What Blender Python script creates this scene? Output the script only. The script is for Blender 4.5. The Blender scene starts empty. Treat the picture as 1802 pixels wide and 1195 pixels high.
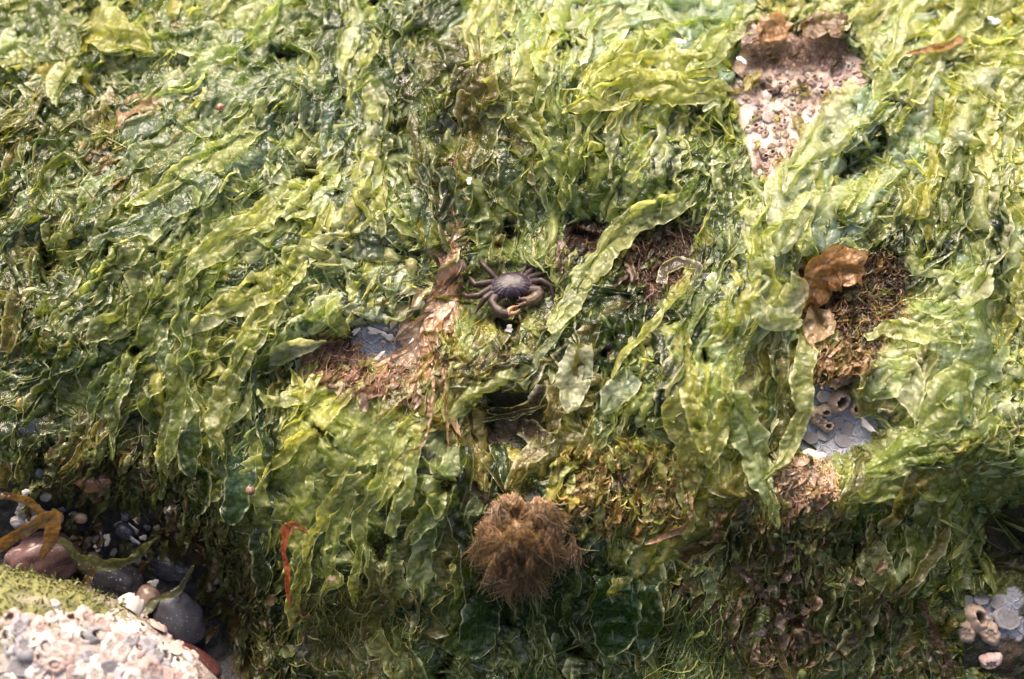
import bpy, bmesh, math, random
import numpy as np
from mathutils import Vector, Matrix

sc = bpy.context.scene
# ------------------------------------------------------------------ camera, sky, sun, exposure
D0 = 0.944                       # metres from the lens to the middle of the rock
PXM = 0.68 / 1802.0              # metres on the rock per photo pixel
PITCH = math.radians(45)
R_ = np.array([1.0, 0.0, 0.0])
U_ = np.array([0.0, math.sin(PITCH), math.cos(PITCH)])
N_ = np.array([0.0, -math.cos(PITCH), math.sin(PITCH)])
cam_d = bpy.data.cameras.new('camera')
cam = bpy.data.objects.new('camera', cam_d)
sc.collection.objects.link(cam)
cam.matrix_world = Matrix(((R_[0], U_[0], N_[0], N_[0] * D0), (R_[1], U_[1], N_[1], N_[1] * D0),
                           (R_[2], U_[2], N_[2], N_[2] * D0), (0, 0, 0, 1)))
cam_d.lens = 50; cam_d.sensor_width = 36
cam_d.clip_start = 0.02; cam_d.clip_end = 200
cam_d.dof.use_dof = True
cam_d.dof.focus_distance = D0 + 0.012
cam_d.dof.aperture_fstop = 2.8
sc.camera = cam

SUN_EL, SUN_AZ = math.radians(66), math.radians(-24)     # azimuth from +y (behind the rock), towards -x
world = bpy.data.worlds.new('World'); sc.world = world; world.use_nodes = True
wn = world.node_tree; bg = wn.nodes['Background']
sky = wn.nodes.new('ShaderNodeTexSky'); sky.sky_type = 'NISHITA'; sky.sun_disc = False
sky.sun_elevation = SUN_EL; sky.sun_rotation = SUN_AZ
sky.dust_density = 9.0; sky.air_density = 1.0; sky.ozone_density = 0.6
tintn = wn.nodes.new('ShaderNodeMix'); tintn.data_type = 'RGBA'; tintn.blend_type = 'MULTIPLY'; tintn.inputs[0].default_value = 1
wn.links.new(sky.outputs[0], tintn.inputs[6]); tintn.inputs[7].default_value = (1.07, 1.0, .91, 1)
wn.links.new(tintn.outputs[2], bg.inputs[0]); bg.inputs[1].default_value = 0.15
sun_d = bpy.data.lights.new('sun', 'SUN'); sun = bpy.data.objects.new('sun', sun_d); sc.collection.objects.link(sun)
sun_d.energy = 2.5; sun_d.angle = math.radians(32); sun_d.color = (1.0, 0.91, 0.77)
sdir = Vector((math.sin(SUN_AZ) * math.cos(SUN_EL), math.cos(SUN_AZ) * math.cos(SUN_EL), math.sin(SUN_EL)))
sun.rotation_euler = sdir.to_track_quat('Z', 'Y').to_euler()
sc.view_settings.view_transform = 'Standard'; sc.view_settings.look = 'None'
sc.view_settings.exposure = 1.4; sc.view_settings.gamma = 1
sc.cycles.transparent_max_bounces = 7
sc.cycles.max_bounces = 6

# ------------------------------------------------------------------ helpers
rng = np.random.default_rng(7)
random.seed(7)
_perm = np.random.default_rng(3).permutation(256)
_perm = np.concatenate([_perm, _perm, _perm])
_grad = np.random.default_rng(4).normal(size=(256, 3)); _grad /= np.linalg.norm(_grad, axis=1)[:, None]

def perlin(x, y, z=0.0):
    x, y, z = np.broadcast_arrays(np.asarray(x, float), np.asarray(y, float), np.asarray(z, float))
    xi, yi, zi = np.floor(x).astype(int), np.floor(y).astype(int), np.floor(z).astype(int)
    xf, yf, zf = x - xi, y - yi, z - zi
    xi &= 255; yi &= 255; zi &= 255
    f = lambda t: t * t * t * (t * (t * 6 - 15) + 10)
    u, v, w = f(xf), f(yf), f(zf)
    def g(i, j, k):
        h = _perm[_perm[_perm[xi + i] + yi + j] + zi + k]
        gr = _grad[h]
        return gr[..., 0] * (xf - i) + gr[..., 1] * (yf - j) + gr[..., 2] * (zf - k)
    L = lambda a, b, t: a + (b - a) * t
    return 1.6 * L(L(L(g(0, 0, 0), g(1, 0, 0), u), L(g(0, 1, 0), g(1, 1, 0), u), v),
                   L(L(g(0, 0, 1), g(1, 0, 1), u), L(g(0, 1, 1), g(1, 1, 1), u), v), w)

def ridged(x, y, z=0.0):
    return 1 - 2.2 * np.abs(perlin(x, y, z))

# bumps of the rock: photo px centre, radii px, rotation deg, height m
BUMPS = [
    (900, 120, 260, 80, 0, .022), (820, 250, 45, 60, 0, -.010), (960, 390, 150, 60, -8, -.022),
    (1160, 450, 85, 75, 0, -.040), (895, 525, 85, 55, 0, -.022), (1350, 420, 110, 190, 25, .018),
    (1250, 640, 120, 150, 20, .016), (1500, 520, 95, 95, 0, -.030), (900, 740, 65, 55, 0, -.034),
    (680, 820, 240, 120, 0, .014), (340, 380, 320, 170, -30, .018), (1502, 292, 40, 30, 0, -.020),
    (760, 520, 60, 150, 12, -.010), (640, 620, 120, 40, 0, -.012), (1460, 740, 90, 80, 20, -.014),
    (210, 990, 230, 130, 10, -.060), (390, 1110, 90, 90, 0, -.050), (1400, 160, 150, 140, 0, -.006),
    (1750, 960, 80, 100, 0, -.050), (1100, 1110, 700, 70, 0, -.014), (1640, 640, 160, 160, 0, .014),
    (1620, 830, 180, 70, -15, .016), (910, 930, 90, 70, 0, .012), (600, 250, 60, 90, 15, -.012),
    (690, 270, 30, 70, 0, -.014), (180, 150, 70, 40, -20, -.016), (735, 75, 30, 25, 0, -.012),
    (1280, 400, 40, 80, 0, -.010), (1750, 560, 30, 60, 0, -.022), (1240, 1000, 120, 60, 20, -.016),
    (520, 650, 60, 30, -20, -.016), (90, 450, 60, 60, 0, -.014),
]
def gap_noise(px, py):
    return perlin(px / 58 + .5 * perlin(px / 40, py / 40, 60.0), py / 66 + .5 * perlin(px / 40, py / 40, 70.0), 44.0)
def surf(px, py):
    px = np.asarray(px, float); py = np.asarray(py, float)
    v = (597.5 - py) * PXM
    vc = np.clip(v, -0.34, 0.34)
    z = -0.18 * vc - 1.25 * vc ** 2 + (-0.18 - 2.5 * vc) * (v - vc)
    u = (px - 901) * PXM
    z = z - 0.12 * u * u - 0.45 * np.clip(-v - 0.14, 0, 1) ** 1.5
    for cx, cy, rx, ry, rot, a in BUMPS:
        c, s = math.cos(math.radians(rot)), math.sin(math.radians(rot))
        dx, dy = px - cx, py - cy
        z = z + a * np.exp(-(((dx * c + dy * s) / rx) ** 2 + ((-dx * s + dy * c) / ry) ** 2))
    z = z + 0.011 * perlin(px / 130, py / 130, 3.3) + 0.0030 * perlin(px / 52, py / 52, 9.1) - 0.011 * np.clip((gap_noise(px, py) - .50) * 5, 0, 1)
    return z

def P(px, py, h=0.0, z0=None):
    """point on the rock behind a photo pixel, lifted h metres off it"""
    if z0 is None: z0 = surf(px, py)
    f = (D0 - z0) / D0
    u = (np.asarray(px, float) - 901) * PXM * f
    v = (597.5 - np.asarray(py, float)) * PXM * f
    z = z0 + h
    return u[..., None] * R_ + v[..., None] * U_ + z[..., None] * N_

def frame_at(px, py, smooth=12):
    """(x right, y up the rock, z outward) of the rock at a pixel"""
    px, py = np.float64(px), np.float64(py)
    a, b = P(px - smooth, py), P(px + smooth, py)
    c, d = P(px, py + smooth), P(px, py - smooth)
    x = (b - a); x /= np.linalg.norm(x)
    y = (d - c); n = np.cross(x, y); n /= np.linalg.norm(n)
    return x, np.cross(n, x), n

def np_mesh(name, verts, faces, mat, cols=None, edge=None, smooth=True):
    me = bpy.data.meshes.new(name)
    verts = np.ascontiguousarray(verts, dtype=np.float32).reshape(-1, 3)
    faces = np.ascontiguousarray(faces, dtype=np.int32)
    k = faces.shape[1]
    me.vertices.add(len(verts)); me.vertices.foreach_set('co', verts.ravel())
    me.loops.add(faces.size); me.loops.foreach_set('vertex_index', faces.ravel())
    me.polygons.add(len(faces))
    me.polygons.foreach_set('loop_start', np.arange(0, faces.size, k, dtype=np.int32))
    me.polygons.foreach_set('use_smooth', np.full(len(faces), smooth, dtype=bool))
    me.update(calc_edges=True)
    if cols is not None:
        a = me.color_attributes.new('Col', 'FLOAT_COLOR', 'POINT')
        c4 = np.ones((len(verts), 4), np.float32); c4[:, :3] = np.asarray(cols).reshape(-1, 3)
        a.data.foreach_set('color', c4.ravel())
    if edge is not None:
        a = me.attributes.new('rim', 'FLOAT', 'POINT')
        a.data.foreach_set('value', np.asarray(edge, np.float32).ravel())
    me.materials.append(mat)
    return me

def link(name, me, parent=None, **props):
    o = bpy.data.objects.new(name, me); sc.collection.objects.link(o)
    if parent: o.parent = parent
    for k, v in props.items(): o[k] = v
    return o

def grid_faces(nl, nw, n=1):
    i, j = np.meshgrid(np.arange(nl - 1), np.arange(nw - 1), indexing='ij')
    a = (i * nw + j).ravel()
    q = np.stack([a, a + 1, a + nw + 1, a + nw], 1)
    return (q[None] + (np.arange(n) * nl * nw)[:, None, None]).reshape(-1, 4)

def inside(poly, px, py):
    poly = np.asarray(poly, float); px = np.asarray(px, float); py = np.asarray(py, float)
    r = np.zeros(np.broadcast(px, py).shape, bool)
    x0, y0 = poly[-1]
    for x1, y1 in poly:
        c = ((y1 > py) != (y0 > py)) & (px < (x0 - x1) * (py - y1) / (y0 - y1 + 1e-9) + x1)
        r ^= c; x0, y0 = x1, y1
    return r

# ------------------------------------------------------------------ materials
def new_mat(name):
    m = bpy.data.materials.new(name); m.use_nodes = True
    nt = m.node_tree; nt.nodes.clear()
    return m, nt, nt.nodes.new, nt.links.new

def noise_node(nt, scale, detail=4, rough=.55, vec=None, dist=0):
    n = nt.nodes.new('ShaderNodeTexNoise'); n.inputs['Scale'].default_value = scale
    n.inputs['Detail'].default_value = detail; n.inputs['Roughness'].default_value = rough
    n.inputs['Distortion'].default_value = dist
    if vec is None:
        tc = nt.nodes.new('ShaderNodeTexCoord'); vec = tc.outputs['Object']
    nt.links.new(vec, n.inputs['Vector'])
    return n

def ramp(nt, src, a, b, ca=(0, 0, 0, 1), cb=(1, 1, 1, 1)):
    r = nt.nodes.new('ShaderNodeValToRGB')
    r.color_ramp.elements[0].position = a; r.color_ramp.elements[1].position = b
    r.color_ramp.elements[0].color = ca; r.color_ramp.elements[1].color = cb
    nt.links.new(src, r.inputs[0]); return r

def mixc(nt, kind, fac, a, b):
    m = nt.nodes.new('ShaderNodeMix'); m.data_type = 'RGBA'; m.blend_type = kind
    for sock, v in ((m.inputs[0], fac), (m.inputs[6], a), (m.inputs[7], b)):
        if hasattr(v, 'is_linked') or hasattr(v, 'links'): nt.links.new(v, sock)
        elif isinstance(v, (int, float)): sock.default_value = v
        else: sock.default_value = (*v, 1) if len(v) == 3 else v
    return m.outputs[2]

def math_node(nt, op, a, b=0.0):
    m = nt.nodes.new('ShaderNodeMath'); m.operation = op
    for s, v in ((m.inputs[0], a), (m.inputs[1], b)):
        if isinstance(v, (int, float)): s.default_value = v
        else: nt.links.new(v, s)
    return m.outputs[0]

def bump_node(nt, h, strength, dist):
    b = nt.nodes.new('ShaderNodeBump'); b.inputs['Strength'].default_value = strength
    b.inputs['Distance'].default_value = dist; nt.links.new(h, b.inputs['Height']); return b.outputs[0]

def weed_mat(name, coat=.9, *, translu=.45, clear=.34, rough=.26, tint=(.80, .88, .52), rim_light=(.69, .70, .44), rimfac=.6):
    m, nt, nn, ll = new_mat(name)
    at = nn('ShaderNodeAttribute'); at.attribute_name = 'Col'
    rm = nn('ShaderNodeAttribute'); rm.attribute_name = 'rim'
    n1 = noise_node(nt, 60, 3, .6); n2 = nb_ = noise_node(nt, 380, 1, .5)
    c = mixc(nt, 'MULTIPLY', .75, at.outputs['Color'], ramp(nt, n1.outputs[0], .32, .68, (.55, .62, .6, 1), (1.35, 1.3, 1.2, 1)).outputs[0])
    c = mixc(nt, 'MULTIPLY', .5, c, ramp(nt, n2.outputs[0], .35, .65, (.7, .72, .75, 1), (1.25, 1.22, 1.15, 1)).outputs[0])
    c = mixc(nt, 'MIX', math_node(nt, 'MULTIPLY', rm.outputs['Fac'], rimfac), c, rim_light)  # pale rim colour paints the light caught along thin frond edges
    nb = noise_node(nt, 190, 4, .7)
    tcv = nn('ShaderNodeTexCoord')
    vo = nn('ShaderNodeTexVoronoi'); vo.feature = 'F1'; vo.inputs['Scale'].default_value = 120; vo.inputs['Detail'].default_value = 1; vo.inputs['Roughness'].default_value = .65
    ll(tcv.outputs['Object'], vo.inputs['Vector'])                                    # angular little dents, as in crumpled film
    hgt = math_node(nt, 'ADD', math_node(nt, 'MULTIPLY', nb.outputs[0], .6), math_node(nt, 'MULTIPLY', vo.outputs['Distance'], -.9))
    nrm = bump_node(nt, hgt, .65, .0028)
    p = nn('ShaderNodeBsdfPrincipled'); ll(c, p.inputs['Base Color']); ll(nrm, p.inputs['Normal'])
    p.inputs['Roughness'].default_value = rough; p.inputs['Specular IOR Level'].default_value = .5; p.inputs['Coat Weight'].default_value = coat; p.inputs['Coat Roughness'].default_value = .13; p.inputs['Coat IOR'].default_value = 1.6; ll(nrm, p.inputs['Coat Normal'])
    t = nn('ShaderNodeBsdfTranslucent'); ll(nrm, t.inputs['Normal'])
    ll(mixc(nt, 'MULTIPLY', 1.0, c, (1.42, 1.38, .84)), t.inputs['Color'])
    m1 = nn('ShaderNodeMixShader'); m1.inputs[0].default_value = translu
    ll(p.outputs[0], m1.inputs[1]); ll(t.outputs[0], m1.inputs[2])
    tr = nn('ShaderNodeBsdfTransparent'); tr.inputs[0].default_value = (*tint, 1)
    m2 = nn('ShaderNodeMixShader')
    f = math_node(nt, 'MULTIPLY', ramp(nt, n1.outputs[0], .3, .7, (.25, .25, .25, 1), (1.6, 1.6, 1.6, 1)).outputs[0], clear)
    f = math_node(nt, 'MULTIPLY', f, math_node(nt, 'SUBTRACT', 1.0, math_node(nt, 'MULTIPLY', rm.outputs['Fac'], .8)))
    ll(f, m2.inputs[0]); ll(m1.outputs[0], m2.inputs[1]); ll(tr.outputs[0], m2.inputs[2])
    o = nn('ShaderNodeOutputMaterial'); ll(m2.outputs[0], o.inputs[0])
    return m

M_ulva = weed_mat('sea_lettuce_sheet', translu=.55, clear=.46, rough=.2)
M_brown = weed_mat('brown_kelp_blade', coat=.4, translu=.4, clear=.16, rough=.32, rim_light=(.24, .14, .06), rimfac=.12)
M_film = weed_mat('dying_weed_film', translu=.3, clear=.3, rough=.25, tint=(.9, .75, .6), rim_light=(.50, .34, .22), rimfac=.3)
M_fuzz = weed_mat('filament_weed', coat=0, translu=.3, clear=.0, rough=.4, rimfac=0)

def solid_mat(name, rough=.5, spec=.5, nscale=120, namp=.5, bscale=400, bstr=.5, bdist=.001, speck=None, rand=0.0):
    m, nt, nn, ll = new_mat(name)
    at = nn('ShaderNodeAttribute'); at.attribute_name = 'Col'
    n1 = noise_node(nt, nscale, 5, .6)
    c = mixc(nt, 'MULTIPLY', namp, at.outputs['Color'], ramp(nt, n1.outputs[0], .3, .7, (.45, .45, .45, 1), (1.5, 1.5, 1.5, 1)).outputs[0])
    if speck:
        n2 = noise_node(nt, nscale * 9, 2, .5)
        c = mixc(nt, 'MIX', ramp(nt, n2.outputs[0], .66, .72).outputs[0], c, speck)
    if rand:
        oi = nn('ShaderNodeObjectInfo')
        c = mixc(nt, 'MULTIPLY', rand, c, ramp(nt, oi.outputs['Random'], 0, 1, (.68, .66, .66, 1), (1.22, 1.2, 1.2, 1)).outputs[0])
    nb = noise_node(nt, bscale, 5, .6)
    p = nn('ShaderNodeBsdfPrincipled'); ll(c, p.inputs['Base Color']); ll(bump_node(nt, nb.outputs[0], bstr, bdist), p.inputs['Normal'])
    p.inputs['Roughness'].default_value = rough; p.inputs['Specular IOR Level'].default_value = spec
    o = nn('ShaderNodeOutputMaterial'); ll(p.outputs[0], o.inputs[0])
    return m

M_shell = solid_mat('barnacle_shell', .55, .4, 350, .6, 900, .6, .0008, rand=.7)
M_chip = solid_mat('white_shell', .35, .5, 300, .3, 800, .3, .0005)
M_stone = solid_mat('wet_stone', .24, .5, 90, .5, 700, .25, .0006, speck=(.42, .42, .42))
M_boulder = solid_mat('pale_boulder', .6, .4, 130, .8, 500, .8, .002)
M_crab = solid_mat('crab_shell', .42, .42, 500, .8, 1000, .5, .0005, speck=(.06, .042, .038))
M_eye = solid_mat('crab_eye', .12, .6, 100, .0, 100, 0, .0001)

def rock_material():
    m, nt, nn, ll = new_mat('crusted_rock')
    at = nn('ShaderNodeAttribute'); at.attribute_name = 'Col'
    sl = nn('ShaderNodeAttribute'); sl.attribute_name = 'rim'       # 1 where the bare slate shows barnacle scars
    n1 = noise_node(nt, 60, 6, .65); n2 = noise_node(nt, 260, 4, .6)
    c = mixc(nt, 'MULTIPLY', .8, at.outputs['Color'], ramp(nt, n1.outputs[0], .3, .7, (.35, .36, .36, 1), (1.6, 1.5, 1.4, 1)).outputs[0])
    c = mixc(nt, 'MULTIPLY', .6, c, ramp(nt, n2.outputs[0], .35, .65, (.6, .58, .55, 1), (1.3, 1.25, 1.25, 1)).outputs[0])
    tc = nn('ShaderNodeTexCoord')
    nw_ = noise_node(nt, 90, 2, .5, tc.outputs['Object'])
    wv = mixc(nt, 'LINEAR_LIGHT', .006, tc.outputs['Object'], nw_.outputs[1])
    v = nn('ShaderNodeTexVoronoi'); v.feature = 'DISTANCE_TO_EDGE'; v.inputs['Scale'].default_value = 95; ll(wv, v.inputs['Vector'])
    v1 = nn('ShaderNodeTexVoronoi'); v1.feature = 'F1'; v1.inputs['Scale'].default_value = 95; ll(wv, v1.inputs['Vector'])
    e = ramp(nt, v.outputs['Distance'], .02, .09, (1, 1, 1, 1), (0, 0, 0, 1))
    ring = math_node(nt, 'SINE', math_node(nt, 'MULTIPLY', v1.outputs['Distance'], 34.0))
    ringr = ramp(nt, ring, .0, 1.0, (.82, .82, .85, 1), (1.12, 1.12, 1.1, 1))
    slate = mixc(nt, 'MULTIPLY', .8, (.235, .24, .285), ringr.outputs[0])
    slate = mixc(nt, 'MULTIPLY', .7, slate, ramp(nt, n2.outputs[0], .3, .7, (.6, .6, .6, 1), (1.3, 1.3, 1.3, 1)).outputs[0])
    slate = mixc(nt, 'MIX', math_node(nt, 'MULTIPLY', e.outputs[0], .6), slate, (.40, .42, .47))
    c = mixc(nt, 'MIX', sl.outputs['Fac'], c, slate)
    p = nn('ShaderNodeBsdfPrincipled'); ll(c, p.inputs['Base Color'])
    hh = math_node(nt, 'ADD', n2.outputs[0], math_node(nt, 'MULTIPLY', math_node(nt, 'MULTIPLY', e.outputs[0], sl.outputs['Fac']), .5))
    ll(bump_node(nt, hh, .7, .003), p.inputs['Normal'])
    p.inputs['Roughness'].default_value = .38
    o = nn('ShaderNodeOutputMaterial'); ll(p.outputs[0], o.inputs[0])
    return m
M_rock = rock_material()

# ------------------------------------------------------------------ bare patches where weed is missing
PATCH_PINK = [(1305, 66), (1400, 45), (1490, 66), (1540, 150), (1470, 190), (1420, 250), (1360, 330), (1330, 320), (1305, 230), (1268, 165)]
PATCH_SLATE_R = [(1412, 655), (1470, 672), (1530, 720), (1570, 745), (1530, 790), (1450, 815), (1400, 800), (1408, 720)]
PATCH_SLATE_L = [(615, 570), (690, 560), (765, 562), (745, 625), (685, 648), (635, 626)]
PATCH_PEBBLE = [(20, 850), (150, 865), (200, 900), (300, 880), (335, 930), (395, 1010), (445, 1100), (440, 1230), (-60, 1230), (-60, 860)]
BARE = [PATCH_PINK, PATCH_SLATE_R, PATCH_SLATE_L, PATCH_PEBBLE,
        [(1100, 410), (1180, 390), (1225, 440), (1190, 500), (1140, 535), (1105, 490), (1085, 440)],
        [(980, 395), (1050, 385), (1070, 430), (1000, 455)],
        [(790, 400), (825, 400), (808, 470), (796, 560), (780, 600), (752, 590), (756, 520), (772, 450)],
        [(1400, 465), (1560, 440), (1590, 500), (1540, 590), (1530, 660), (1440, 660), (1410, 560)],
        [(858, 692), (945, 688), (962, 760), (915, 792), (862, 772)],
        [(1475, 275), (1525, 280), (1520, 315), (1480, 315)],
        [(850, 880), (950, 860), (985, 950), (920, 1020), (850, 1000)],
        [(1690, 1040), (1820, 1030), (1820, 1210), (1690, 1180)],
        [(1720, 900), (1820, 870), (1820, 1010), (1730, 1000)],
        [(560, 590), (640, 575), (650, 650), (560, 660)]]
def bare_mask(px, py, grow=0):
    jx = px + 14 * perlin(px / 25, py / 25, 5.0); jy = py + 14 * perlin(px / 25, py / 25, 8.0)
    r = np.zeros(np.shape(px), bool)
    for poly in BARE: r |= inside(poly, jx, jy)
    return r | (gap_noise(px, py) > .60)

# ------------------------------------------------------------------ the rock face
def rock_colour(px, py):
    c = np.empty(px.shape + (3,)); c[:] = (.020, .020, .012)
    n = perlin(px / 60, py / 60, 21.0)[..., None]
    c = np.where(n > .12, np.array([.050, .034, .022]), c)
    jx = px + 16 * perlin(px / 22, py / 22, 5.5); jy = py + 16 * perlin(px / 22, py / 22, 8.8)
    for poly, col in ((PATCH_PINK, (.38, .29, .27)), (PATCH_PEBBLE, (.035, .037, .045)),
                      ([(1380, 790), (1450, 790), (1480, 870), (1370, 880)], (.32, .21, .19)),
                      ([(1000, 780), (1220, 760), (1230, 940), (1000, 920)], (.22, .13, .05)),
                      ([(1250, 880), (1420, 870), (1700, 1200), (1150, 1200)], (.085, .05, .035)),
                      ([(785, 380), (835, 380), (815, 470), (805, 570), (780, 620), (735, 600), (745, 520), (764, 450)], (.24, .13, .07)),
                      ([(340, 980), (700, 900), (700, 1200), (430, 1200)], (.06, .045, .02))):
        c = np.where(inside(poly, jx, jy)[..., None], np.array(col), c)
    s = np.zeros(px.shape)
    for poly in (PATCH_SLATE_R, PATCH_SLATE_L, [(1690, 1050), (1800, 1030), (1800, 1120), (1700, 1110)], [(1325, 190), (1375, 185), (1370, 215), (1320, 225)]):
        s = np.maximum(s, inside(poly, jx, jy) * 1.0)
    return c, s
gx, gy = np.meshgrid(np.linspace(-700, 2500, 640), np.linspace(-500, 1750, 450))
rc, rs = rock_colour(gx, gy)
rough = .0016 * perlin(gx / 14, gy / 14, 2.0) + .0012 * ridged(gx / 20, gy / 20, 4.0) * (1 - rs)
rv = P(gx, gy, rough)
link('rock_face', np_mesh('rock_face', rv, grid_faces(450, 640)[:, ::-1], M_rock, rc, rs), kind='structure')

# ------------------------------------------------------------------ how the weed lies: px, py, flow angle (90 = straight down, 180 = to the left), colour key(s) with some light and shade painted in, size
COL = dict(L=(.44, .475, .21), Y=(.475, .47, .15), P=(.56, .575, .42), G=(.19, .232, .085), D=(.048, .08, .035),  # P: pale green painting the milky sky sheen on wet fronds
           T=(.145, .195, .14), O=(.22, .18, .075), B=(.16, .10, .055), K=(.018, .028, .014))  # K: near-black green painting shade in hollows and below the tuft
CT = [(80, 60, 140, 'YG', 1.4), (230, 70, 115, 'LY', 1.4), (400, 60, 140, 'GL', 1), (560, 60, 110, 'GL', 1), (740, 60, 120, 'DG', 1), (900, 50, 110, 'LP', 1),
      (1050, 60, 150, 'P', 1), (1200, 60, 160, 'PL', 1), (1280, 90, 130, 'L', 1), (1560, 60, 120, 'LP', 1), (1700, 70, 150, 'LP', 1),
      (80, 160, 130, 'DO', 1), (200, 150, 140, 'DG', 1.1), (330, 130, 130, 'PG', 1), (450, 130, 135, 'GL', 1), (580, 150, 105, 'PL', 1.1), (700, 150, 95, 'PL', 1.1),
      (850, 130, 95, 'LY', 1), (1000, 140, 100, 'LY', 1), (1150, 140, 165, 'YL', 1.2), (1250, 170, 150, 'YL', 1), (1560, 150, 130, 'P', 1), (1700, 180, 140, 'LP', 1),
      (80, 260, 110, 'GO', 1), (170, 250, 110, 'OP', .8), (300, 260, 145, 'LG', 1.2), (420, 250, 130, 'TL', 1.1), (600, 220, 100, 'TD', 1.2), (700, 260, 92, 'TG', 1.2),
      (830, 220, 95, 'OD', 1), (950, 230, 90, 'GL', 1), (1050, 220, 100, 'LP', 1), (1150, 230, 110, 'PL', 1), (1250, 260, 115, 'LG', 1), (1430, 230, 125, 'LP', 1.2),
      (1600, 250, 120, 'GP', 1), (1720, 250, 95, 'PL', 1.2), (80, 370, 120, 'GO', .8), (200, 340, 145, 'PG', 1.2), (330, 330, 145, 'TL', 1.3), (450, 360, 130, 'LP', 1.1),
      (580, 350, 110, 'PL', 1.1), (700, 330, 100, 'LP', 1), (760, 380, 95, 'TG', 1), (870, 350, 95, 'LO', .8), (950, 340, 90, 'DG', 1.1), (1080, 330, 100, 'PD', 1),
      (1200, 340, 120, 'LG', 1), (1270, 380, 95, 'DG', 1.1), (1380, 330, 105, 'PL', 1.2), (1500, 380, 110, 'GO', .9), (1600, 330, 95, 'LG', 1), (1720, 370, 90, 'TP', 1.2),
      (80, 460, 120, 'DG', 1.1), (200, 450, 140, 'GL', 1), (330, 440, 140, 'LG', 1.1), (480, 430, 130, 'LY', 1), (600, 450, 115, 'PL', 1.1), (700, 450, 105, 'PL', 1),
      (850, 440, 90, 'OG', .7), (920, 430, 90, 'GL', .8), (1060, 470, 120, 'LG', 1), (1290, 450, 100, 'TL', 1.1), (1370, 460, 110, 'LY', 1), (1560, 420, 120, 'DO', .8),
      (1700, 450, 95, 'DT', 1.2), (80, 560, 130, 'DO', .9), (200, 560, 135, 'GD', .9), (330, 540, 140, 'LG', 1), (480, 540, 140, 'LY', 1), (600, 530, 130, 'LY', 1),
      (700, 540, 110, 'PL', .9), (850, 580, 130, 'OL', .7), (1000, 560, 125, 'LY', .9), (1130, 570, 110, 'LY', .9), (1230, 560, 120, 'YL', 1), (1330, 520, 105, 'PL', 1),
      (1600, 560, 170, 'GP', 1), (1710, 580, 90, 'PL', 1.4), (80, 660, 130, 'DO', .8), (200, 650, 130, 'GD', .9), (330, 650, 120, 'GT', .9), (450, 640, 130, 'LO', .8),
      (560, 700, 110, 'YL', .8), (750, 660, 110, 'OY', .6), (850, 650, 120, 'LY', .7), (1000, 650, 105, 'LP', 1), (1100, 670, 110, 'LG', .9), (1220, 650, 105, 'YL', 1),
      (1330, 660, 95, 'OG', .9), (1600, 660, 110, 'PL', 1.2), (1720, 680, 120, 'LG', 1.2), (120, 760, 110, 'OD', .7), (230, 770, 100, 'OB', .7), (330, 770, 95, 'GO', .9),
      (480, 760, 120, 'LY', .7), (560, 800, 110, 'YL', .7), (680, 780, 110, 'LO', .7), (760, 780, 95, 'OL', .6), (885, 730, 100, 'KD', .8), (935, 760, 165, 'KD', .8), (900, 700, 120, 'KO', .7), (735, 80, 110, 'KD', .8), (850, 990, 100, 'KD', .8), (930, 1010, 95, 'KD', .8), (1130, 540, 110, 'KD', .6), (1600, 530, 150, 'KD', .9), (800, 240, 95, 'KO', .7), (850, 545, 120, 'OK', .7), (940, 555, 120, 'OG', .7), (890, 440, 95, 'GO', .7), (1000, 780, 110, 'OY', .6), (1100, 780, 100, 'LO', .8),
      (1220, 760, 100, 'YL', 1), (1300, 760, 95, 'LP', 1), (1550, 780, 150, 'OL', .9), (1680, 790, 165, 'LG', 1.4), (300, 870, 100, 'DO', .8), (420, 880, 95, 'GD', .9),
      (520, 880, 110, 'LY', .7), (640, 880, 100, 'LG', .8), (740, 880, 95, 'LG', .8), (1050, 870, 110, 'YL', .7), (1150, 870, 110, 'LY', .7), (1260, 850, 120, 'LG', .9),
      (1400, 860, 110, 'OB', .7), (1520, 860, 120, 'LO', .9), (1650, 860, 130, 'GL', 1.1), (450, 1000, 95, 'DO', .7), (560, 980, 95, 'GL', .8), (650, 980, 95, 'LG', .9),
      (750, 970, 95, 'LG', .9), (860, 1040, 95, 'GD', 1), (1050, 990, 110, 'GL', .9), (1150, 960, 120, 'LO', .8), (1250, 960, 120, 'GO', .8), (1380, 980, 110, 'GO', .9),
      (1500, 980, 110, 'GL', 1), (1600, 960, 115, 'LO', .9), (500, 1100, 100, 'OD', .7), (620, 1100, 95, 'GO', .8), (760, 1080, 95, 'GL', .9), (850, 1090, 95, 'DG', .9),
      (980, 1080, 95, 'DG', .8), (1080, 1090, 92, 'DG', 1.2), (1200, 1110, 110, 'GO', .7), (1320, 1080, 110, 'BO', .7), (1450, 1060, 105, 'GO', .9), (1560, 1060, 110, 'GO', .9), (1660, 1050, 100, 'GO', .9)]
CTX = np.array([(c[0], c[1]) for c in CT], float)
CTA = np.radians([c[2] for c in CT]); CTS = np.array([c[4] for c in CT])
def weights(px, py, sig=62):
    d2 = (px[..., None] - CTX[:, 0]) ** 2 + (py[..., None] - CTX[:, 1]) ** 2
    w = np.exp(-(d2 - d2.min(-1, keepdims=True)) / (2 * sig * sig))
    return w / w.sum(-1, keepdims=True)
def flow(px, py, jit=0):
    w = weights(px, py)
    a = np.arctan2((w * np.sin(CTA)).sum(-1), (w * np.cos(CTA)).sum(-1))
    a = a + .55 * perlin(px / 70, py / 70, 12.0) + .35 * perlin(px / 28, py / 28, 15.0) + jit
    return np.cos(a), np.sin(a)
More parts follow.
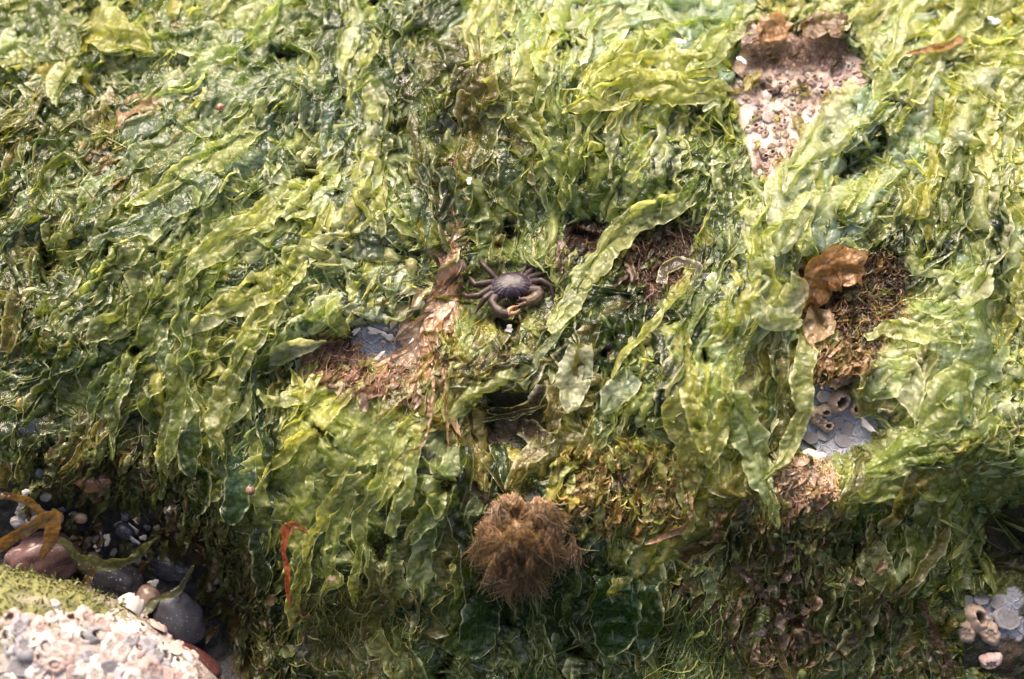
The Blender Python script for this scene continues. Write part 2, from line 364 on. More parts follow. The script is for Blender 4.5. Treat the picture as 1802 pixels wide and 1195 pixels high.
def pick_colour(px, py, r):
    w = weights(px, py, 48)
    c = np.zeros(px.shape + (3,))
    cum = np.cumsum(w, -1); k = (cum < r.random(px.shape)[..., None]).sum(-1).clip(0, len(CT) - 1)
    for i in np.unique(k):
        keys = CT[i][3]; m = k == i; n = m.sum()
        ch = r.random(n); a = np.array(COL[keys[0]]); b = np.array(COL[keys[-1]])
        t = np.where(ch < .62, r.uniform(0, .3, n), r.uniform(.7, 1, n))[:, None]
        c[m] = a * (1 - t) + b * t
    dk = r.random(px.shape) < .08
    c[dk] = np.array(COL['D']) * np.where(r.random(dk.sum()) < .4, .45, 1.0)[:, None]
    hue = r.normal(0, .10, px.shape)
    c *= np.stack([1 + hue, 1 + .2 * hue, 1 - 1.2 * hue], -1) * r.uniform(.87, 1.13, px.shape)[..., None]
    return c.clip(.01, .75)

def build_fronds(path, W, h0, lift, col, nw, r, fold, wave=15.0, ruff=5.0, clip=True, taper=4.0, root=.55, grow=1.0, ragged=1.0):
    """path (n,nl,2) photo px -> verts (n,nl,nw,3), colours, rim"""
    n, nl, _ = path.shape
    seg = np.diff(path, axis=1); d = np.concatenate([seg[:, :1], (seg[:, 1:] + seg[:, :-1]) / 2, seg[:, -1:]], 1)
    ln = np.linalg.norm(d, axis=2, keepdims=True); d = d / np.maximum(ln, 1e-6)
    nr = np.stack([-d[..., 1], d[..., 0]], -1)
    s = np.linspace(0, 1, nl)[None, :, None]; w = np.linspace(-1, 1, nw)[None, None, :]
    sl = np.concatenate([np.zeros((n, 1)), np.cumsum(np.linalg.norm(seg, axis=2), 1)], 1)[:, :, None]
    seed = r.uniform(0, 200, (n, 1, 1))
    tp = r.uniform(1.2, taper, (n, 1, 1)); pw = r.uniform(.5, 1.0, (n, 1, 1))
    prof = np.minimum(1, root + (1 - root) * s / .3) * np.clip(1 - s ** tp, 0.002, 1) ** pw
    side = np.where(w < 0, 0.0, 7.7)
    rag = 1 + ragged * (.5 * perlin(sl / 30, side + 0 * s, seed) + .30 * ridged(sl / 24, side + 3.0, seed) + .10 * perlin(sl / 6, side + 9.0, seed))
    half = W[:, None, None] / 2 * prof * rag
    if clip:
        off2 = r.normal(0, 7, (n, 1, 2)); edge2 = 9 * perlin(path[..., 0] / 9, path[..., 1] / 9, 17.0)
        half = half * np.where(bare_mask(path[..., 0] + off2[..., 0] + edge2, path[..., 1] + off2[..., 1] - edge2), .06, 1.0)[:, :, None]
    lat = w * half
    aw = w * W[:, None, None] / 2
    fa = 1.2 * fold[:, None, None]
    a, b = aw / wave, sl / (wave * 3.4)
    warp = a + 1.3 * perlin(aw / (wave * 2.6), sl / (wave * 7), seed + 5) + .35 * perlin(aw / wave, sl / (wave * 3), seed + 15)
    tri = 2 * np.abs(2 * (warp / 2.2 - np.floor(warp / 2.2 + .5))) - 1                     # sharp pleats along the blade
    hf = fa * (.80 * tri * (.6 + perlin(aw / 60, sl / 70, seed + 40)) + .5 * perlin(aw / 40, sl / 60, seed + 45) + .48 * ridged(aw / (wave * 1.1), sl / (wave * 1.5), seed + 31) + .20 * ridged(aw / (wave * .5), sl / (wave * .7), seed + 77))
    e3 = np.abs(w) ** 3
    hr = ruff * e3 * (np.sin(sl / 5.2 + 5 * perlin(sl / 30, side, seed) + side) * .22 + perlin(sl / 7, side, seed + 11)) * grow
    hr = hr + ruff * 3.2 * w * w * np.clip(perlin(sl / 38, side + 20, seed + 61), 0, 1)     # an edge that curls up here and there
    lat = lat + .8 * fa * perlin(a * .9 + 50, b, seed) * 1.2
    alo = .8 * fa * perlin(a, sl / (wave * 1.1), seed + 90)
    xy = path[:, :, None, :] + nr[:, :, None, :] * lat[..., None] + d[:, :, None, :] * alo[..., None]
    env = np.minimum(1, s / .15 + .15) * (1 - .7 * s ** 8)
    hh = h0[:, None, None] + lift[:, None, None] * s + (hf + hr) * env
    hh = np.maximum(hh, -6)
    hh = np.where(((xy[..., 0] - 893) / 88) ** 2 + ((xy[..., 1] - 525) / 62) ** 2 < 1, np.minimum(hh, 5 + .25 * hh), hh)
    if clip: hh = np.where(bare_mask(xy[..., 0] + off2[:, :, None, 0], xy[..., 1] + off2[:, :, None, 1]), -14, hh)
    v = P(xy[..., 0], xy[..., 1], hh * PXM)
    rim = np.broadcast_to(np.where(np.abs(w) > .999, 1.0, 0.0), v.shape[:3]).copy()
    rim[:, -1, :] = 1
    cc = np.broadcast_to(col[:, None, None, :], v.shape).copy()
    return v, cc, rim

def trace(start, L, nl, r):
    n = len(start); p = np.empty((n, nl, 2)); p[:, 0] = start; jit = r.normal(0, .28, n)
    for i in range(1, nl):
        x, y = flow(p[:, i - 1, 0], p[:, i - 1, 1], jit)
        st = (L / (nl - 1))[:, None]
        p[:, i] = p[:, i - 1] + np.stack([x, y], -1) * st
    return p

def size_at(px, py): return (weights(px, py) * CTS).sum(-1)

all_v, all_f, all_c, all_r, off = [], [], [], [], 0
def add_class(n, Lr, Wr, nl, nw, h0r, liftr, foldr, wave, ruff, seed):
    global off
    r = np.random.default_rng(seed)
    st = np.stack([r.uniform(-190, 1990, n * 2), r.uniform(-190, 1330, n * 2)], -1)
    st = st[~bare_mask(st[:, 0], st[:, 1])][:n]; n = len(st)
    sz = size_at(st[:, 0], st[:, 1])
    L = r.uniform(*Lr, n) * sz; W = r.uniform(*Wr, n) * sz
    path = trace(st - np.stack(flow(st[:, 0], st[:, 1]), -1) * (L * .4)[:, None], L, nl, r)
    mid = path[:, nl // 2]
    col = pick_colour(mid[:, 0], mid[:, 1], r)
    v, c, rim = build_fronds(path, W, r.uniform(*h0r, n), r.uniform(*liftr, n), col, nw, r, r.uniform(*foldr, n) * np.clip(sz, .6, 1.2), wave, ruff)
    all_v.append(v.reshape(-1, 3)); all_c.append(c.reshape(-1, 3)); all_r.append(rim.ravel())
    all_f.append(grid_faces(nl, nw, n) + off); off += v.size // 3
add_class(400, (240, 560), (110, 250), 84, 43, (-2, 14), (0, 10), (9, 17), 22, 8, 10)
add_class(460, (200, 460), (14, 60), 76, 13, (4, 26), (0, 14), (7, 14), 15, 8, 11)
add_class(260, (80, 180), (22, 60), 34, 11, (8, 26), (0, 14), (6, 13), 15, 8, 12)
add_class(700, (14, 56), (4, 15), 11, 5, (10, 30), (0, 14), (3, 7), 8, 5, 13)
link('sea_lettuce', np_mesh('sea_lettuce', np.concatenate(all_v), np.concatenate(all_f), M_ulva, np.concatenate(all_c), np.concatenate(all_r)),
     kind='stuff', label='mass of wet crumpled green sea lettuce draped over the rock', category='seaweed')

# ------------------------------------------------------------------ single blades one can point at
def resample(pts, n):
    pts = np.asarray(pts, float)
    t = np.concatenate([[0], np.cumsum(np.linalg.norm(np.diff(pts, axis=0), axis=1))]); u = np.linspace(0, t[-1], n)
    out = np.stack([np.interp(u, t, pts[:, k]) for k in (0, 1)], -1)
    for _ in range(max(2, n // 10)):
        out[1:-1] = (out[:-2] + 2 * out[1:-1] + out[2:]) / 4
    return out
_hs = [100]
def blade(label, pts, width, col, h0=24, lift=12, fold=9, wave=None, ruff=6, name='sea_lettuce_frond', cat='seaweed', mat=None, root=.75, taper=6.0, group=None, nl=None, ragged=.5):
    _hs[0] += 1
    r = np.random.default_rng(_hs[0])
    L = np.linalg.norm(np.diff(np.asarray(pts, float), axis=0), axis=1).sum()
    nl = nl or int(np.clip(L / 3.2, 24, 90)); nw = int(np.clip(width / 4, 7, 35)) | 1
    c = np.array(COL[col] if isinstance(col, str) else col)
    v, cc, rim = build_fronds(resample(pts, nl)[None], np.array([float(width)]), np.array([float(h0)]), np.array([float(lift)]), c[None], nw, r,
                              np.array([float(fold)]), wave or np.clip(width / 3.2, 9, 26), ruff, clip=False, taper=taper, root=root, ragged=ragged)
    v = v.reshape(-1, 3); org = v.mean(0)
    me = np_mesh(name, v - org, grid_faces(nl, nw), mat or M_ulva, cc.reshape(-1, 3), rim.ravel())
    o = link(name, me, label=label, category=cat); o.location = org
    if group: o['group'] = group
    return o
G1 = 'single sea lettuce fronds'
def ulva(label, pts, width, col, **k): return blade(label, pts, width, col, group=G1, **k)
ulva('broad pale lime frond folded over the lower edge of the pink barnacle patch', [(1520, 175), (1470, 215), (1425, 262), (1390, 305), (1372, 345)], 80, 'P', fold=12, lift=16)
ulva('small pointed lime flap standing up at the right end of the pink barnacle patch', [(1560, 185), (1545, 160), (1540, 115)], 36, 'L', h0=22, lift=30)
ulva('long pale frond hanging down left of the small dark hole at upper right', [(1400, 290), (1385, 350), (1370, 410), (1365, 450)], 75, 'P', fold=10)
ulva('narrow lime frond slanting down from the dark hole at upper right', [(1530, 300), (1505, 345), (1480, 385)], 26, 'L')
ulva('long bright green frond stretched along the left rim of the dark brown hollow', [(1215, 350), (1120, 390), (1070, 430), (1035, 480), (1000, 540), (965, 580)], 40, 'L', h0=30, lift=8)
ulva('pale narrow blade with a rounded end just right of the crab', [(965, 565), (985, 540), (1010, 512)], 22, 'P', h0=30, lift=14, fold=4)
ulva('whitish pointed flap at the left edge of the brown ruffled kelp', [(1340, 560), (1375, 545), (1400, 510), (1385, 480)], 48, (.55, .55, .42), h0=26, lift=26)
ulva('whitish torn flap left of the brown kelp, below the pointed one', [(1310, 520), (1345, 560), (1400, 568)], 36, (.52, .54, .38), h0=26, lift=24)
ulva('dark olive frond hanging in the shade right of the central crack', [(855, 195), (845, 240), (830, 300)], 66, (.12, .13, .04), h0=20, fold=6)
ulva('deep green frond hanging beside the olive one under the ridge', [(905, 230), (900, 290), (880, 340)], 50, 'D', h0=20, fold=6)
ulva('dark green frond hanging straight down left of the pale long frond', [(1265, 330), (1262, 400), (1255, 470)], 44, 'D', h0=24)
ulva('square pale lime frond below and right of the crab', [(1020, 605), (1008, 660), (1000, 722)], 58, 'P', h0=26, fold=6, taper=8)
ulva('grey green triangular frond with a lime rim right of the square one', [(1110, 655), (1080, 690), (1060, 725)], 56, (.30, .36, .25), h0=26, fold=5)
ulva('broad olive frond covering the right corner of the slate window', [(1560, 660), (1535, 690), (1500, 730)], 85, (.30, .27, .10), h0=26, fold=7, lift=6)
ulva('wide pale green sheet with long vertical folds near the right edge', [(1690, 520), (1695, 600), (1680, 680), (1690, 740)], 130, (.36, .43, .28), h0=20, fold=15)
ulva('lime pointed frond sweeping down left beside the pale right hand sheet', [(1720, 640), (1670, 690), (1620, 740), (1600, 760)], 70, 'L', h0=28)
ulva('pale triangular frond above the broad olive frond', [(1560, 640), (1590, 680), (1600, 740)], 62, 'P', h0=26, lift=20)
ulva('thin lime edged frond running left from the right hand sheet', [(1690, 590), (1620, 585), (1560, 575), (1510, 590)], 30, 'L', h0=30, lift=12)
ulva('curled grey green lip above the dark gap near the right edge', [(1690, 545), (1640, 545), (1590, 530)], 28, (.32, .40, .24), h0=30, lift=16)
ulva('wide green sheet with a bright rim sweeping left at lower right', [(1770, 760), (1680, 775), (1590, 790), (1510, 830)], 95, (.26, .32, .09), h0=24, fold=12)
ulva('pale lime sheet folded beneath the wide green one at lower right', [(1740, 830), (1650, 835), (1560, 850), (1480, 880)], 85, (.36, .40, .16), h0=22, fold=12)
ulva('narrow olive strap hanging in an arc near the lower right corner', [(1655, 890), (1640, 960), (1600, 1010), (1560, 1050)], 28, 'O', h0=34, fold=4)
ulva('translucent rounded frond above the dark lower right gaps', [(1520, 960), (1540, 1000), (1560, 1045)], 64, (.26, .28, .12), h0=26, fold=5)
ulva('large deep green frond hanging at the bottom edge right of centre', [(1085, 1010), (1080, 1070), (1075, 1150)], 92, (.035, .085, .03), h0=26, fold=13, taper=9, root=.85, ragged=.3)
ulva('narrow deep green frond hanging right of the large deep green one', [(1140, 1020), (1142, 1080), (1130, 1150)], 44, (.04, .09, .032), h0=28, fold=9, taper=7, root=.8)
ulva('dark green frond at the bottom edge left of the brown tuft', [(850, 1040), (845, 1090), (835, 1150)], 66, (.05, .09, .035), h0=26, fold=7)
ulva('big yellow lime leaf with a looped fold in the top left corner', [(170, 45), (215, 60), (260, 80), (275, 105)], 80, 'Y', h0=30, lift=18, fold=12)
ulva('green sheet with a dark lower edge in the top left corner', [(45, 40), (90, 60), (130, 85), (150, 100)], 95, 'G', h0=24, fold=9)
ulva('folded yellow green frond hanging down left of the brown weed scrap', [(150, 115), (120, 140), (108, 190)], 44, 'L', h0=28)
ulva('long streaming lime frond sloping down left across the left half, upper one', [(460, 225), (400, 270), (320, 320), (230, 365)], 52, 'L', h0=28, fold=8)
ulva('long blue green frond sloping down left beneath the streaming lime one', [(400, 300), (330, 345), (260, 395), (170, 440)], 52, 'T', h0=26, fold=8)
ulva('long lime frond sloping down left in the middle of the left half', [(520, 340), (450, 400), (380, 440), (330, 500)], 50, 'L', h0=28, fold=8)
ulva('narrow pale frond lying straight above the star shaped lime cluster', [(430, 520), (380, 560), (330, 590)], 30, 'P', h0=28, fold=5)
ulva('tall blue green frond with a pale sheen left of the central crack', [(615, 150), (600, 210), (575, 280)], 62, (.11, .17, .14), h0=26, fold=6)
ulva('long pale vertical frond between the blue green frond and the central crack', [(660, 140), (665, 210), (650, 290), (640, 340)], 46, 'P', h0=28, fold=8)
ulva('dark teal frond hanging at the left side of the central crack', [(765, 330), (755, 380), (750, 425)], 34, (.10, .15, .11), h0=26, fold=5)
ulva('lime fold curving left along the top edge beside the pink patch', [(1300, 45), (1265, 75), (1240, 110), (1200, 130)], 44, 'L', h0=32, fold=12)
ulva('yellow lime fold sweeping left across the top centre, upper of two', [(1260, 120), (1180, 125), (1110, 120), (1050, 140)], 46, 'Y', h0=30, fold=11)
ulva('yellow lime fold sweeping left across the top centre, lower of two', [(1280, 170), (1200, 165), (1120, 160), (1040, 180), (990, 205)], 50, 'Y', h0=30, fold=11)
ulva('bright yellow green strip hanging at the right of the dark mottled shell', [(1225, 640), (1215, 700), (1225, 760), (1235, 800)], 42, 'Y', h0=30, fold=9)
ulva('long yellow green strip hanging left of the slate window', [(1290, 640), (1275, 700), (1255, 770), (1240, 820)], 34, 'Y', h0=28, fold=7)
ulva('pale lime strip along the left rim of the slate window', [(1410, 590), (1400, 660), (1405, 720), (1375, 800), (1330, 850)], 40, 'L', h0=30, fold=7)
ulva('lime arm of the star shaped cluster, pointing up right', [(530, 700), (555, 680), (575, 655)], 22, 'Y', h0=30, lift=26)
ulva('lime arm of the star shaped cluster, pointing straight up', [(530, 700), (528, 675), (518, 650)], 20, 'Y', h0=30, lift=26)
ulva('lime arm of the star shaped cluster, spread out to the left', [(535, 700), (500, 705), (460, 690)], 28, 'L', h0=30, lift=20)
ulva('pale pointed frond lying over the red brown mat left of the white crusted slate', [(470, 635), (520, 615), (580, 602)], 30, 'P', h0=30, lift=14, fold=5)
ulva('narrow olive frond hanging straight down at the left above the pebbles', [(325, 700), (315, 760), (305, 815)], 24, 'G', h0=30, fold=4)
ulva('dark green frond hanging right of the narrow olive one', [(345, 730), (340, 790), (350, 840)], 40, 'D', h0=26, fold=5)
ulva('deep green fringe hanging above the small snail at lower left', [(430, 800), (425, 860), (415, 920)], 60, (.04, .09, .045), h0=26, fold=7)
ulva('dark mottled frond folded like a shell left of the bright yellow strip', [(1192, 628), (1170, 655), (1146, 682)], 30, (.06, .065, .03), h0=34, fold=7)
ulva('grey translucent loop of weed in the dark brown hollow', [(1160, 500), (1165, 475), (1195, 462), (1225, 472), (1215, 500)], 18, (.19, .165, .15), h0=40, lift=0, fold=3, root=1)

ulva('grey brown translucent blade curling through the dark hollow below the crab', [(955, 680), (940, 710), (905, 728), (860, 722)], 26, (.07, .05, .04), h0=26, fold=7)
ulva('thin olive rib of weed crossing the dark hollow below the crab', [(850, 738), (900, 728), (960, 712)], 7, (.11, .09, .045), h0=34, fold=2)
ulva('lower translucent grey blade with a pale rim in the dark hollow below the crab', [(915, 745), (945, 765), (975, 770)], 28, (.09, .07, .06), h0=24, fold=8)
ulva('short lime frond lying over the tips of the left legs of the crab', [(842, 470), (838, 490), (826, 512)], 22, 'G', h0=22, fold=5, lift=14)
ulva('short olive frond lying over the tips of the upper right legs of the crab', [(985, 455), (965, 462), (960, 452)], 16, 'O', h0=16, fold=4, lift=12)
ulva('short green frond tucked against the folded right claw of the crab', [(985, 530), (965, 532), (946, 545)], 24, 'L', h0=16, fold=5, lift=8)
# brown blades and straps
GB = 'brown kelp blades'
def kelp(label, pts, width, col, name='kelp_blade', **k): return blade(label, pts, width, col, name=name, cat='seaweed', mat=M_brown, group=GB, **k)
kelp('ruffled orange brown kelp blade at the right, curled at its top', [(1510, 480), (1465, 470), (1430, 485), (1420, 520), (1410, 550)], 62, (.30, .15, .055), h0=42, lift=-8, fold=8, root=.8)
kelp('paler crumpled brown blade hanging below the ruffled orange brown one', [(1440, 545), (1430, 580), (1425, 605)], 52, (.36, .25, .15), h0=34, lift=-4, fold=8)
kelp('orange brown scrap of kelp at the top edge above the pink patch', [(1375, 40), (1350, 62), (1325, 80)], 46, (.28, .14, .05), h0=40, fold=9)
kelp('dark brown scrap of kelp at the top edge above the pink patch', [(1480, 55), (1440, 52), (1400, 66)], 40, (.15, .085, .045), h0=40, fold=9)
kelp('greyish mauve scrap of weed beside the orange brown one at the top', [(1325, 50), (1310, 70), (1300, 92)], 34, (.22, .15, .14), h0=36, fold=9)
kelp('tan scrap of weed lying on green fronds at upper left', [(290, 195), (250, 190), (225, 205), (215, 235)], 36, (.29, .19, .11), h0=32, lift=4, fold=6)
kelp('thin brown strap lying across the pale fronds in the top right corner', [(1680, 75), (1640, 95), (1580, 105)], 14, (.30, .15, .06), h0=44, fold=3)
kelp('thin brown strip of weed hanging at the foot of the orange column', [(765, 660), (763, 720), (750, 780), (700, 805)], 6, (.20, .12, .06), h0=40, fold=2)
kelp('second thin brown strip hanging right of the first under the orange column', [(787, 650), (788, 720), (792, 790)], 5, (.18, .11, .05), h0=40, fold=2)
kelp('bright orange red strand hanging among the fronds at lower left', [(514, 915), (508, 960), (515, 1010), (518, 1062)], 10, (.36, .075, .03), h0=50, lift=4, fold=2, name='red_weed_strand')
kelp('small rust brown leaf at the top of the orange red strand', [(505, 935), (525, 915), (550, 930)], 22, (.30, .11, .05), h0=46, fold=5, name='red_weed_leaf')
kelp('long dark brown strap slanting down right across the lower right', [(1290, 990), (1340, 1040), (1400, 1090), (1450, 1120), (1490, 1165)], 11, (.05, .028, .018), h0=34, fold=3, name='weed_strap')
kelp('thin brown strap at the bottom edge near the lower right corner', [(1610, 1050), (1630, 1100), (1650, 1140), (1672, 1190)], 11, (.08, .045, .03), h0=34, fold=3, name='weed_strap')
kelp('brown strap lying across the brown encrusted spot at lower centre right', [(1210, 915), (1170, 935), (1130, 950)], 14, (.20, .11, .06), h0=40, fold=2, name='weed_strap')
S = dict(ragged=.3, name='weed_strap', root=.9, taper=9, fold=4.5, ruff=2.5)
kelp('long orange brown strap crossing the mauve stone at the left edge', [(15, 955), (60, 935), (105, 910), (155, 878)], 19, (.12, .062, .024), h0=150, lift=30, **S)
kelp('brown strap hanging from the tip of the long one over the mauve stone', [(158, 878), (140, 925), (118, 965)], 20, (.13, .07, .032), h0=185, lift=-40, **S)
kelp('brown strap at the left edge above the pale shell chips', [(20, 850), (60, 862), (95, 868), (125, 905)], 13, (.13, .068, .028), h0=110, lift=20, **S)
kelp('olive green strap arching over the dark rounded pebble', [(150, 930), (180, 960), (225, 975), (265, 965), (305, 932)], 16, (.11, .115, .05), h0=150, lift=-30, **S)
kelp('olive brown strap leading down left of the dark rounded pebble', [(210, 975), (190, 1010), (165, 1045)], 18, (.13, .085, .035), h0=150, lift=-10, **S)
kelp('grey green strap lying above the large grey pebble', [(280, 1060), (300, 1038), (335, 1025), (352, 1000), (362, 978)], 15, (.15, .155, .09), h0=130, lift=-30, **S)

# small crumpled brown weed that nobody could count, in the brown patches
bv, bf, bc_, br, boff = [], [], [], [], 0
BITS = [([(1095, 405), (1225, 380), (1235, 445), (1185, 500), (1140, 535), (1100, 490)], 120, [(.04, .02, .018), (.06, .034, .028), (.022, .014, .012), (.13, .09, .075), (.09, .10, .04)], (-4, 26)),
        ([(980, 395), (1055, 385), (1070, 435), (995, 455)], 60, [(.05, .028, .02), (.09, .05, .036), (.03, .018, .015), (.16, .11, .09)], (-2, 16)),
        ([(1480, 430), (1595, 440), (1590, 530), (1545, 610), (1450, 620), (1470, 540)], 260, [(.06, .035, .02), (.12, .065, .045), (.22, .13, .10), (.13, .12, .04), (.035, .025, .02), (.20, .11, .04)], (-4, 24)),
        ([(1425, 590), (1545, 600), (1515, 670), (1465, 668), (1430, 640)], 150, [(.26, .16, .10), (.17, .15, .05), (.32, .21, .14), (.10, .07, .04)], (2, 26)),
        ([(990, 790), (1120, 760), (1230, 830), (1200, 930), (1040, 930), (980, 870)], 380, [(.30, .25, .07), (.27, .17, .07), (.26, .27, .075), (.36, .27, .15), (.14, .10, .045)], (2, 30)),
        ([(1240, 880), (1420, 850), (1560, 980), (1700, 1200), (1250, 1200), (1200, 1000)], 300, [(.09, .06, .03), (.13, .08, .05), (.17, .16, .06), (.24, .17, .13), (.10, .12, .04), (.14, .17, .05)], (0, 34)),
        ([(40, 780), (260, 770), (370, 850), (460, 960), (560, 1200), (450, 1200), (400, 1010), (300, 880), (40, 850)], 460, [(.11, .135, .045), (.08, .09, .03), (.17, .18, .065), (.05, .06, .025), (.18, .125, .075)], (0, 30)),
        ([(550, 595), (610, 590), (650, 650), (760, 650), (740, 690), (640, 690), (540, 660)], 190, [(.22, .125, .09), (.30, .19, .145), (.12, .07, .055), (.24, .22, .09)], (2, 22)),
        ([(780, 560), (880, 580), (960, 570), (940, 640), (800, 660), (740, 630)], 150, [(.26, .20, .07), (.22, .13, .07), (.32, .28, .12), (.14, .10, .05)], (0, 16)),
        ([(1365, 795), (1455, 810), (1475, 880), (1390, 885), (1350, 850)], 130, [(.38, .25, .21), (.30, .21, .11), (.44, .32, .27)], (0, 24)),
        ([(1300, 80), (1490, 75), (1540, 150), (1420, 230), (1350, 340), (1310, 230), (1265, 160)], 34, [(.22, .19, .07), (.15, .10, .06), (.30, .26, .12)], (-6, 8)),
        ([(36, 860), (200, 900), (330, 885), (400, 1000), (450, 1130), (380, 1090), (300, 980), (60, 930)], 60, [(.05, .05, .02), (.08, .085, .03), (.04, .03, .018), (.09, .06, .03)], (8, 60)),
        ([(160, 230), (240, 240), (250, 330), (190, 320)], 60, [(.22, .15, .09), (.18, .16, .07), (.28, .21, .15)], (0, 24)),
        ([(785, 380), (835, 380), (815, 470), (805, 570), (790, 620), (735, 600), (745, 520), (764, 450)], 115, [(.42, .255, .165), (.47, .32, .235), (.36, .21, .135), (.42, .30, .19)], (4, 18)),
        ([(780, 250), (805, 250), (812, 330), (805, 390), (782, 390)], 24, [(.24, .15, .12), (.34, .21, .14)], (0, 14)),
        ([(745, 560), (800, 590), (780, 660), (720, 650), (690, 655)], 30, [(.36, .21, .13), (.42, .27, .19), (.28, .15, .09)], (2, 16))]
for k_, (poly, n_, cols_, hr_) in enumerate(BITS):
    r = np.random.default_rng(300 + k_); poly = np.array(poly, float)
    st = r.uniform(poly.min(0), poly.max(0), (n_ * 6, 2)); jt = st + r.normal(0, 12, st.shape); st = st[inside(poly, jt[:, 0], jt[:, 1])][:n_]; n_ = len(st)
    L = r.uniform(12, 46, n_) if k_ < 13 else r.uniform(50, 130, n_)
    path = trace(st, L, 12, r)
    cc_ = np.array(cols_)[r.integers(0, len(cols_), n_)] * r.uniform(.7, 1.3, (n_, 1))
    v, c, rim = build_fronds(path, r.uniform(4, 17, n_) * (1 + .5 * (k_ >= 13)), r.uniform(*hr_, n_), r.uniform(0, 14, n_), cc_, 7, r, r.uniform(6, 13, n_) if k_ < 13 else r.uniform(1, 3.2, n_), 9, 6 if k_ < 13 else 2, clip=False)
    if k_ >= 13:
        fv, fo = v.reshape(-1, 3), v.reshape(-1, 3).mean(0)
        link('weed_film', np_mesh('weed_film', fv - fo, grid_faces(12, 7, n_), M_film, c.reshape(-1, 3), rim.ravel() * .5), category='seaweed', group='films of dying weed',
             label=('pinkish orange film of dying weed running down left of the crab', 'mauve brown film of weed high in the central crack', 'pinkish tan film of weed at the foot of the orange column')[k_ - 13]).location = fo
        continue
    bv.append(v.reshape(-1, 3)); bc_.append(c.reshape(-1, 3)); br.append(rim.ravel() * .5); bf.append(grid_faces(12, 7, n_) + boff); boff += v.size // 3
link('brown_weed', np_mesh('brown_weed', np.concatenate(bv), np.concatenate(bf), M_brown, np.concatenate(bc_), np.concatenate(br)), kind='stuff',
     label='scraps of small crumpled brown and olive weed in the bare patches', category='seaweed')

# ------------------------------------------------------------------ filament weed: each mat or tuft is one plant
def strands(name, label, starts, ang, L, width, cols, h0, arch=8, seed=1, wob=.5, steps=9, end_h=None, group=None):
    r = np.random.default_rng(seed); n = len(starts)
    a = np.asarray(ang, float) + r.normal(0, .25, n); p = np.empty((n, steps, 2)); p[:, 0] = starts
    L = r.uniform(*L, n)
    hd = np.empty((n, steps))
    hd[:, 0] = a
    for i in range(1, steps):
        a = a + r.normal(0, wob, n) + .5 * perlin(p[:, i - 1, 0] / 16, p[:, i - 1, 1] / 16, seed)
        hd[:, i] = a
        p[:, i] = p[:, i - 1] + np.stack([np.cos(a), np.sin(a)], -1) * (L / (steps - 1))[:, None]
    s = np.linspace(0, 1, steps)[None]
    hh = (np.asarray(h0, float) * np.ones(n))[:, None] + arch * np.sin(s * math.pi) * r.uniform(.2, 1.3, n)[:, None]
    if end_h is not None: hh = hh * (1 - s ** 1.5) + end_h * s ** 1.5
    wd = r.uniform(*width, n)[:, None] * (1 - .7 * s)
    nx, ny = -np.sin(hd), np.cos(hd)
    tilt = r.uniform(-1, 1, n)[:, None] * .7
    v0 = P(p[..., 0] + nx * wd / 2, p[..., 1] + ny * wd / 2, (hh + tilt * wd) * PXM)
    v1 = P(p[..., 0] - nx * wd / 2, p[..., 1] - ny * wd / 2, (hh - tilt * wd) * PXM)
    v = np.stack([v0, v1], 2)
    cols = np.array(cols); c = cols[r.integers(0, len(cols), n)] * r.uniform(.7, 1.3, (n, 1))
    c = np.broadcast_to(c[:, None, None, :], v.shape)
    v = v.reshape(-1, 3); org = v.mean(0)
    me = np_mesh(name, v - org, grid_faces(steps, 2, n), M_fuzz, c.reshape(-1, 3), np.zeros(len(v)))
    o = link(name, me, label=label, category='seaweed'); o.location = org
    if group: o['group'] = group
    return o
def scatter(poly, n, seed):
    poly = np.asarray(poly, float); r = np.random.default_rng(seed); out = []
    lo, hi = poly.min(0), poly.max(0)
    while sum(map(len, out)) < n:
        q = r.uniform(lo, hi, (n * 2, 2)); qx = q + r.normal(0, 13, q.shape); out.append(q[inside(poly, qx[:, 0], qx[:, 1])])
    return np.concatenate(out)[:n]
DN = math.pi / 2
GF = 'mats of fine filament weed'
def mat_of(name, label, poly, n, ang, L, width, cols, h, seed, **k):
    st = scatter(poly, n, seed); r = np.random.default_rng(seed + 500)
    return strands(name, label, st, np.full(n, ang), L, width, cols, r.uniform(*h, n), seed=seed, group=GF, **k)
OR = [(.44, .26, .15), (.50, .34, .23), (.38, .21, .11), (.44, .31, .15)]
RB = [(.26, .145, .105), (.32, .20, .15), (.19, .105, .075)]
DK = [(.035, .018, .015), (.055, .03, .023), (.018, .012, .011)]  # dark weed browns, lowered further to paint shade into the hollows
mat_of('filament_weed', 'fine orange brown strands lying on the orange film left of the crab', [(785, 385), (832, 385), (812, 470), (800, 560), (792, 610), (742, 596), (748, 520), (764, 450)], 225, DN + .15, (40, 110), (0.83, 2.75), OR, (2, 10), 21, wob=.12, arch=3)
mat_of('filament_weed', 'thin mauve brown strands in the central crack above the orange column', [(778, 260), (800, 262), (810, 330), (802, 390), (782, 390), (785, 320)], 192, DN, (20, 60), (0.83, 2.20), [(.26, .16, .13), (.36, .22, .15)], (8, 24), 22, wob=.25)
mat_of('filament_weed', 'red brown mat of weed below left of the white crusted slate', [(545, 600), (620, 585), (650, 640), (720, 640), (765, 620), (770, 650), (690, 675), (600, 665), (535, 650)], 396, DN + .8, (20, 70), (0.66, 2.20), RB, (10, 30), 23, wob=.35)
mat_of('filament_weed', 'dark purplish brown weed matted in the hollow right of the crab', [(1098, 410), (1220, 385), (1232, 440), (1185, 495), (1140, 530), (1105, 480)], 1500, DN - .6, (20, 60), (0.55, 1.65), DK + [(.22, .13, .10)], (4, 26), 24, wob=.4)
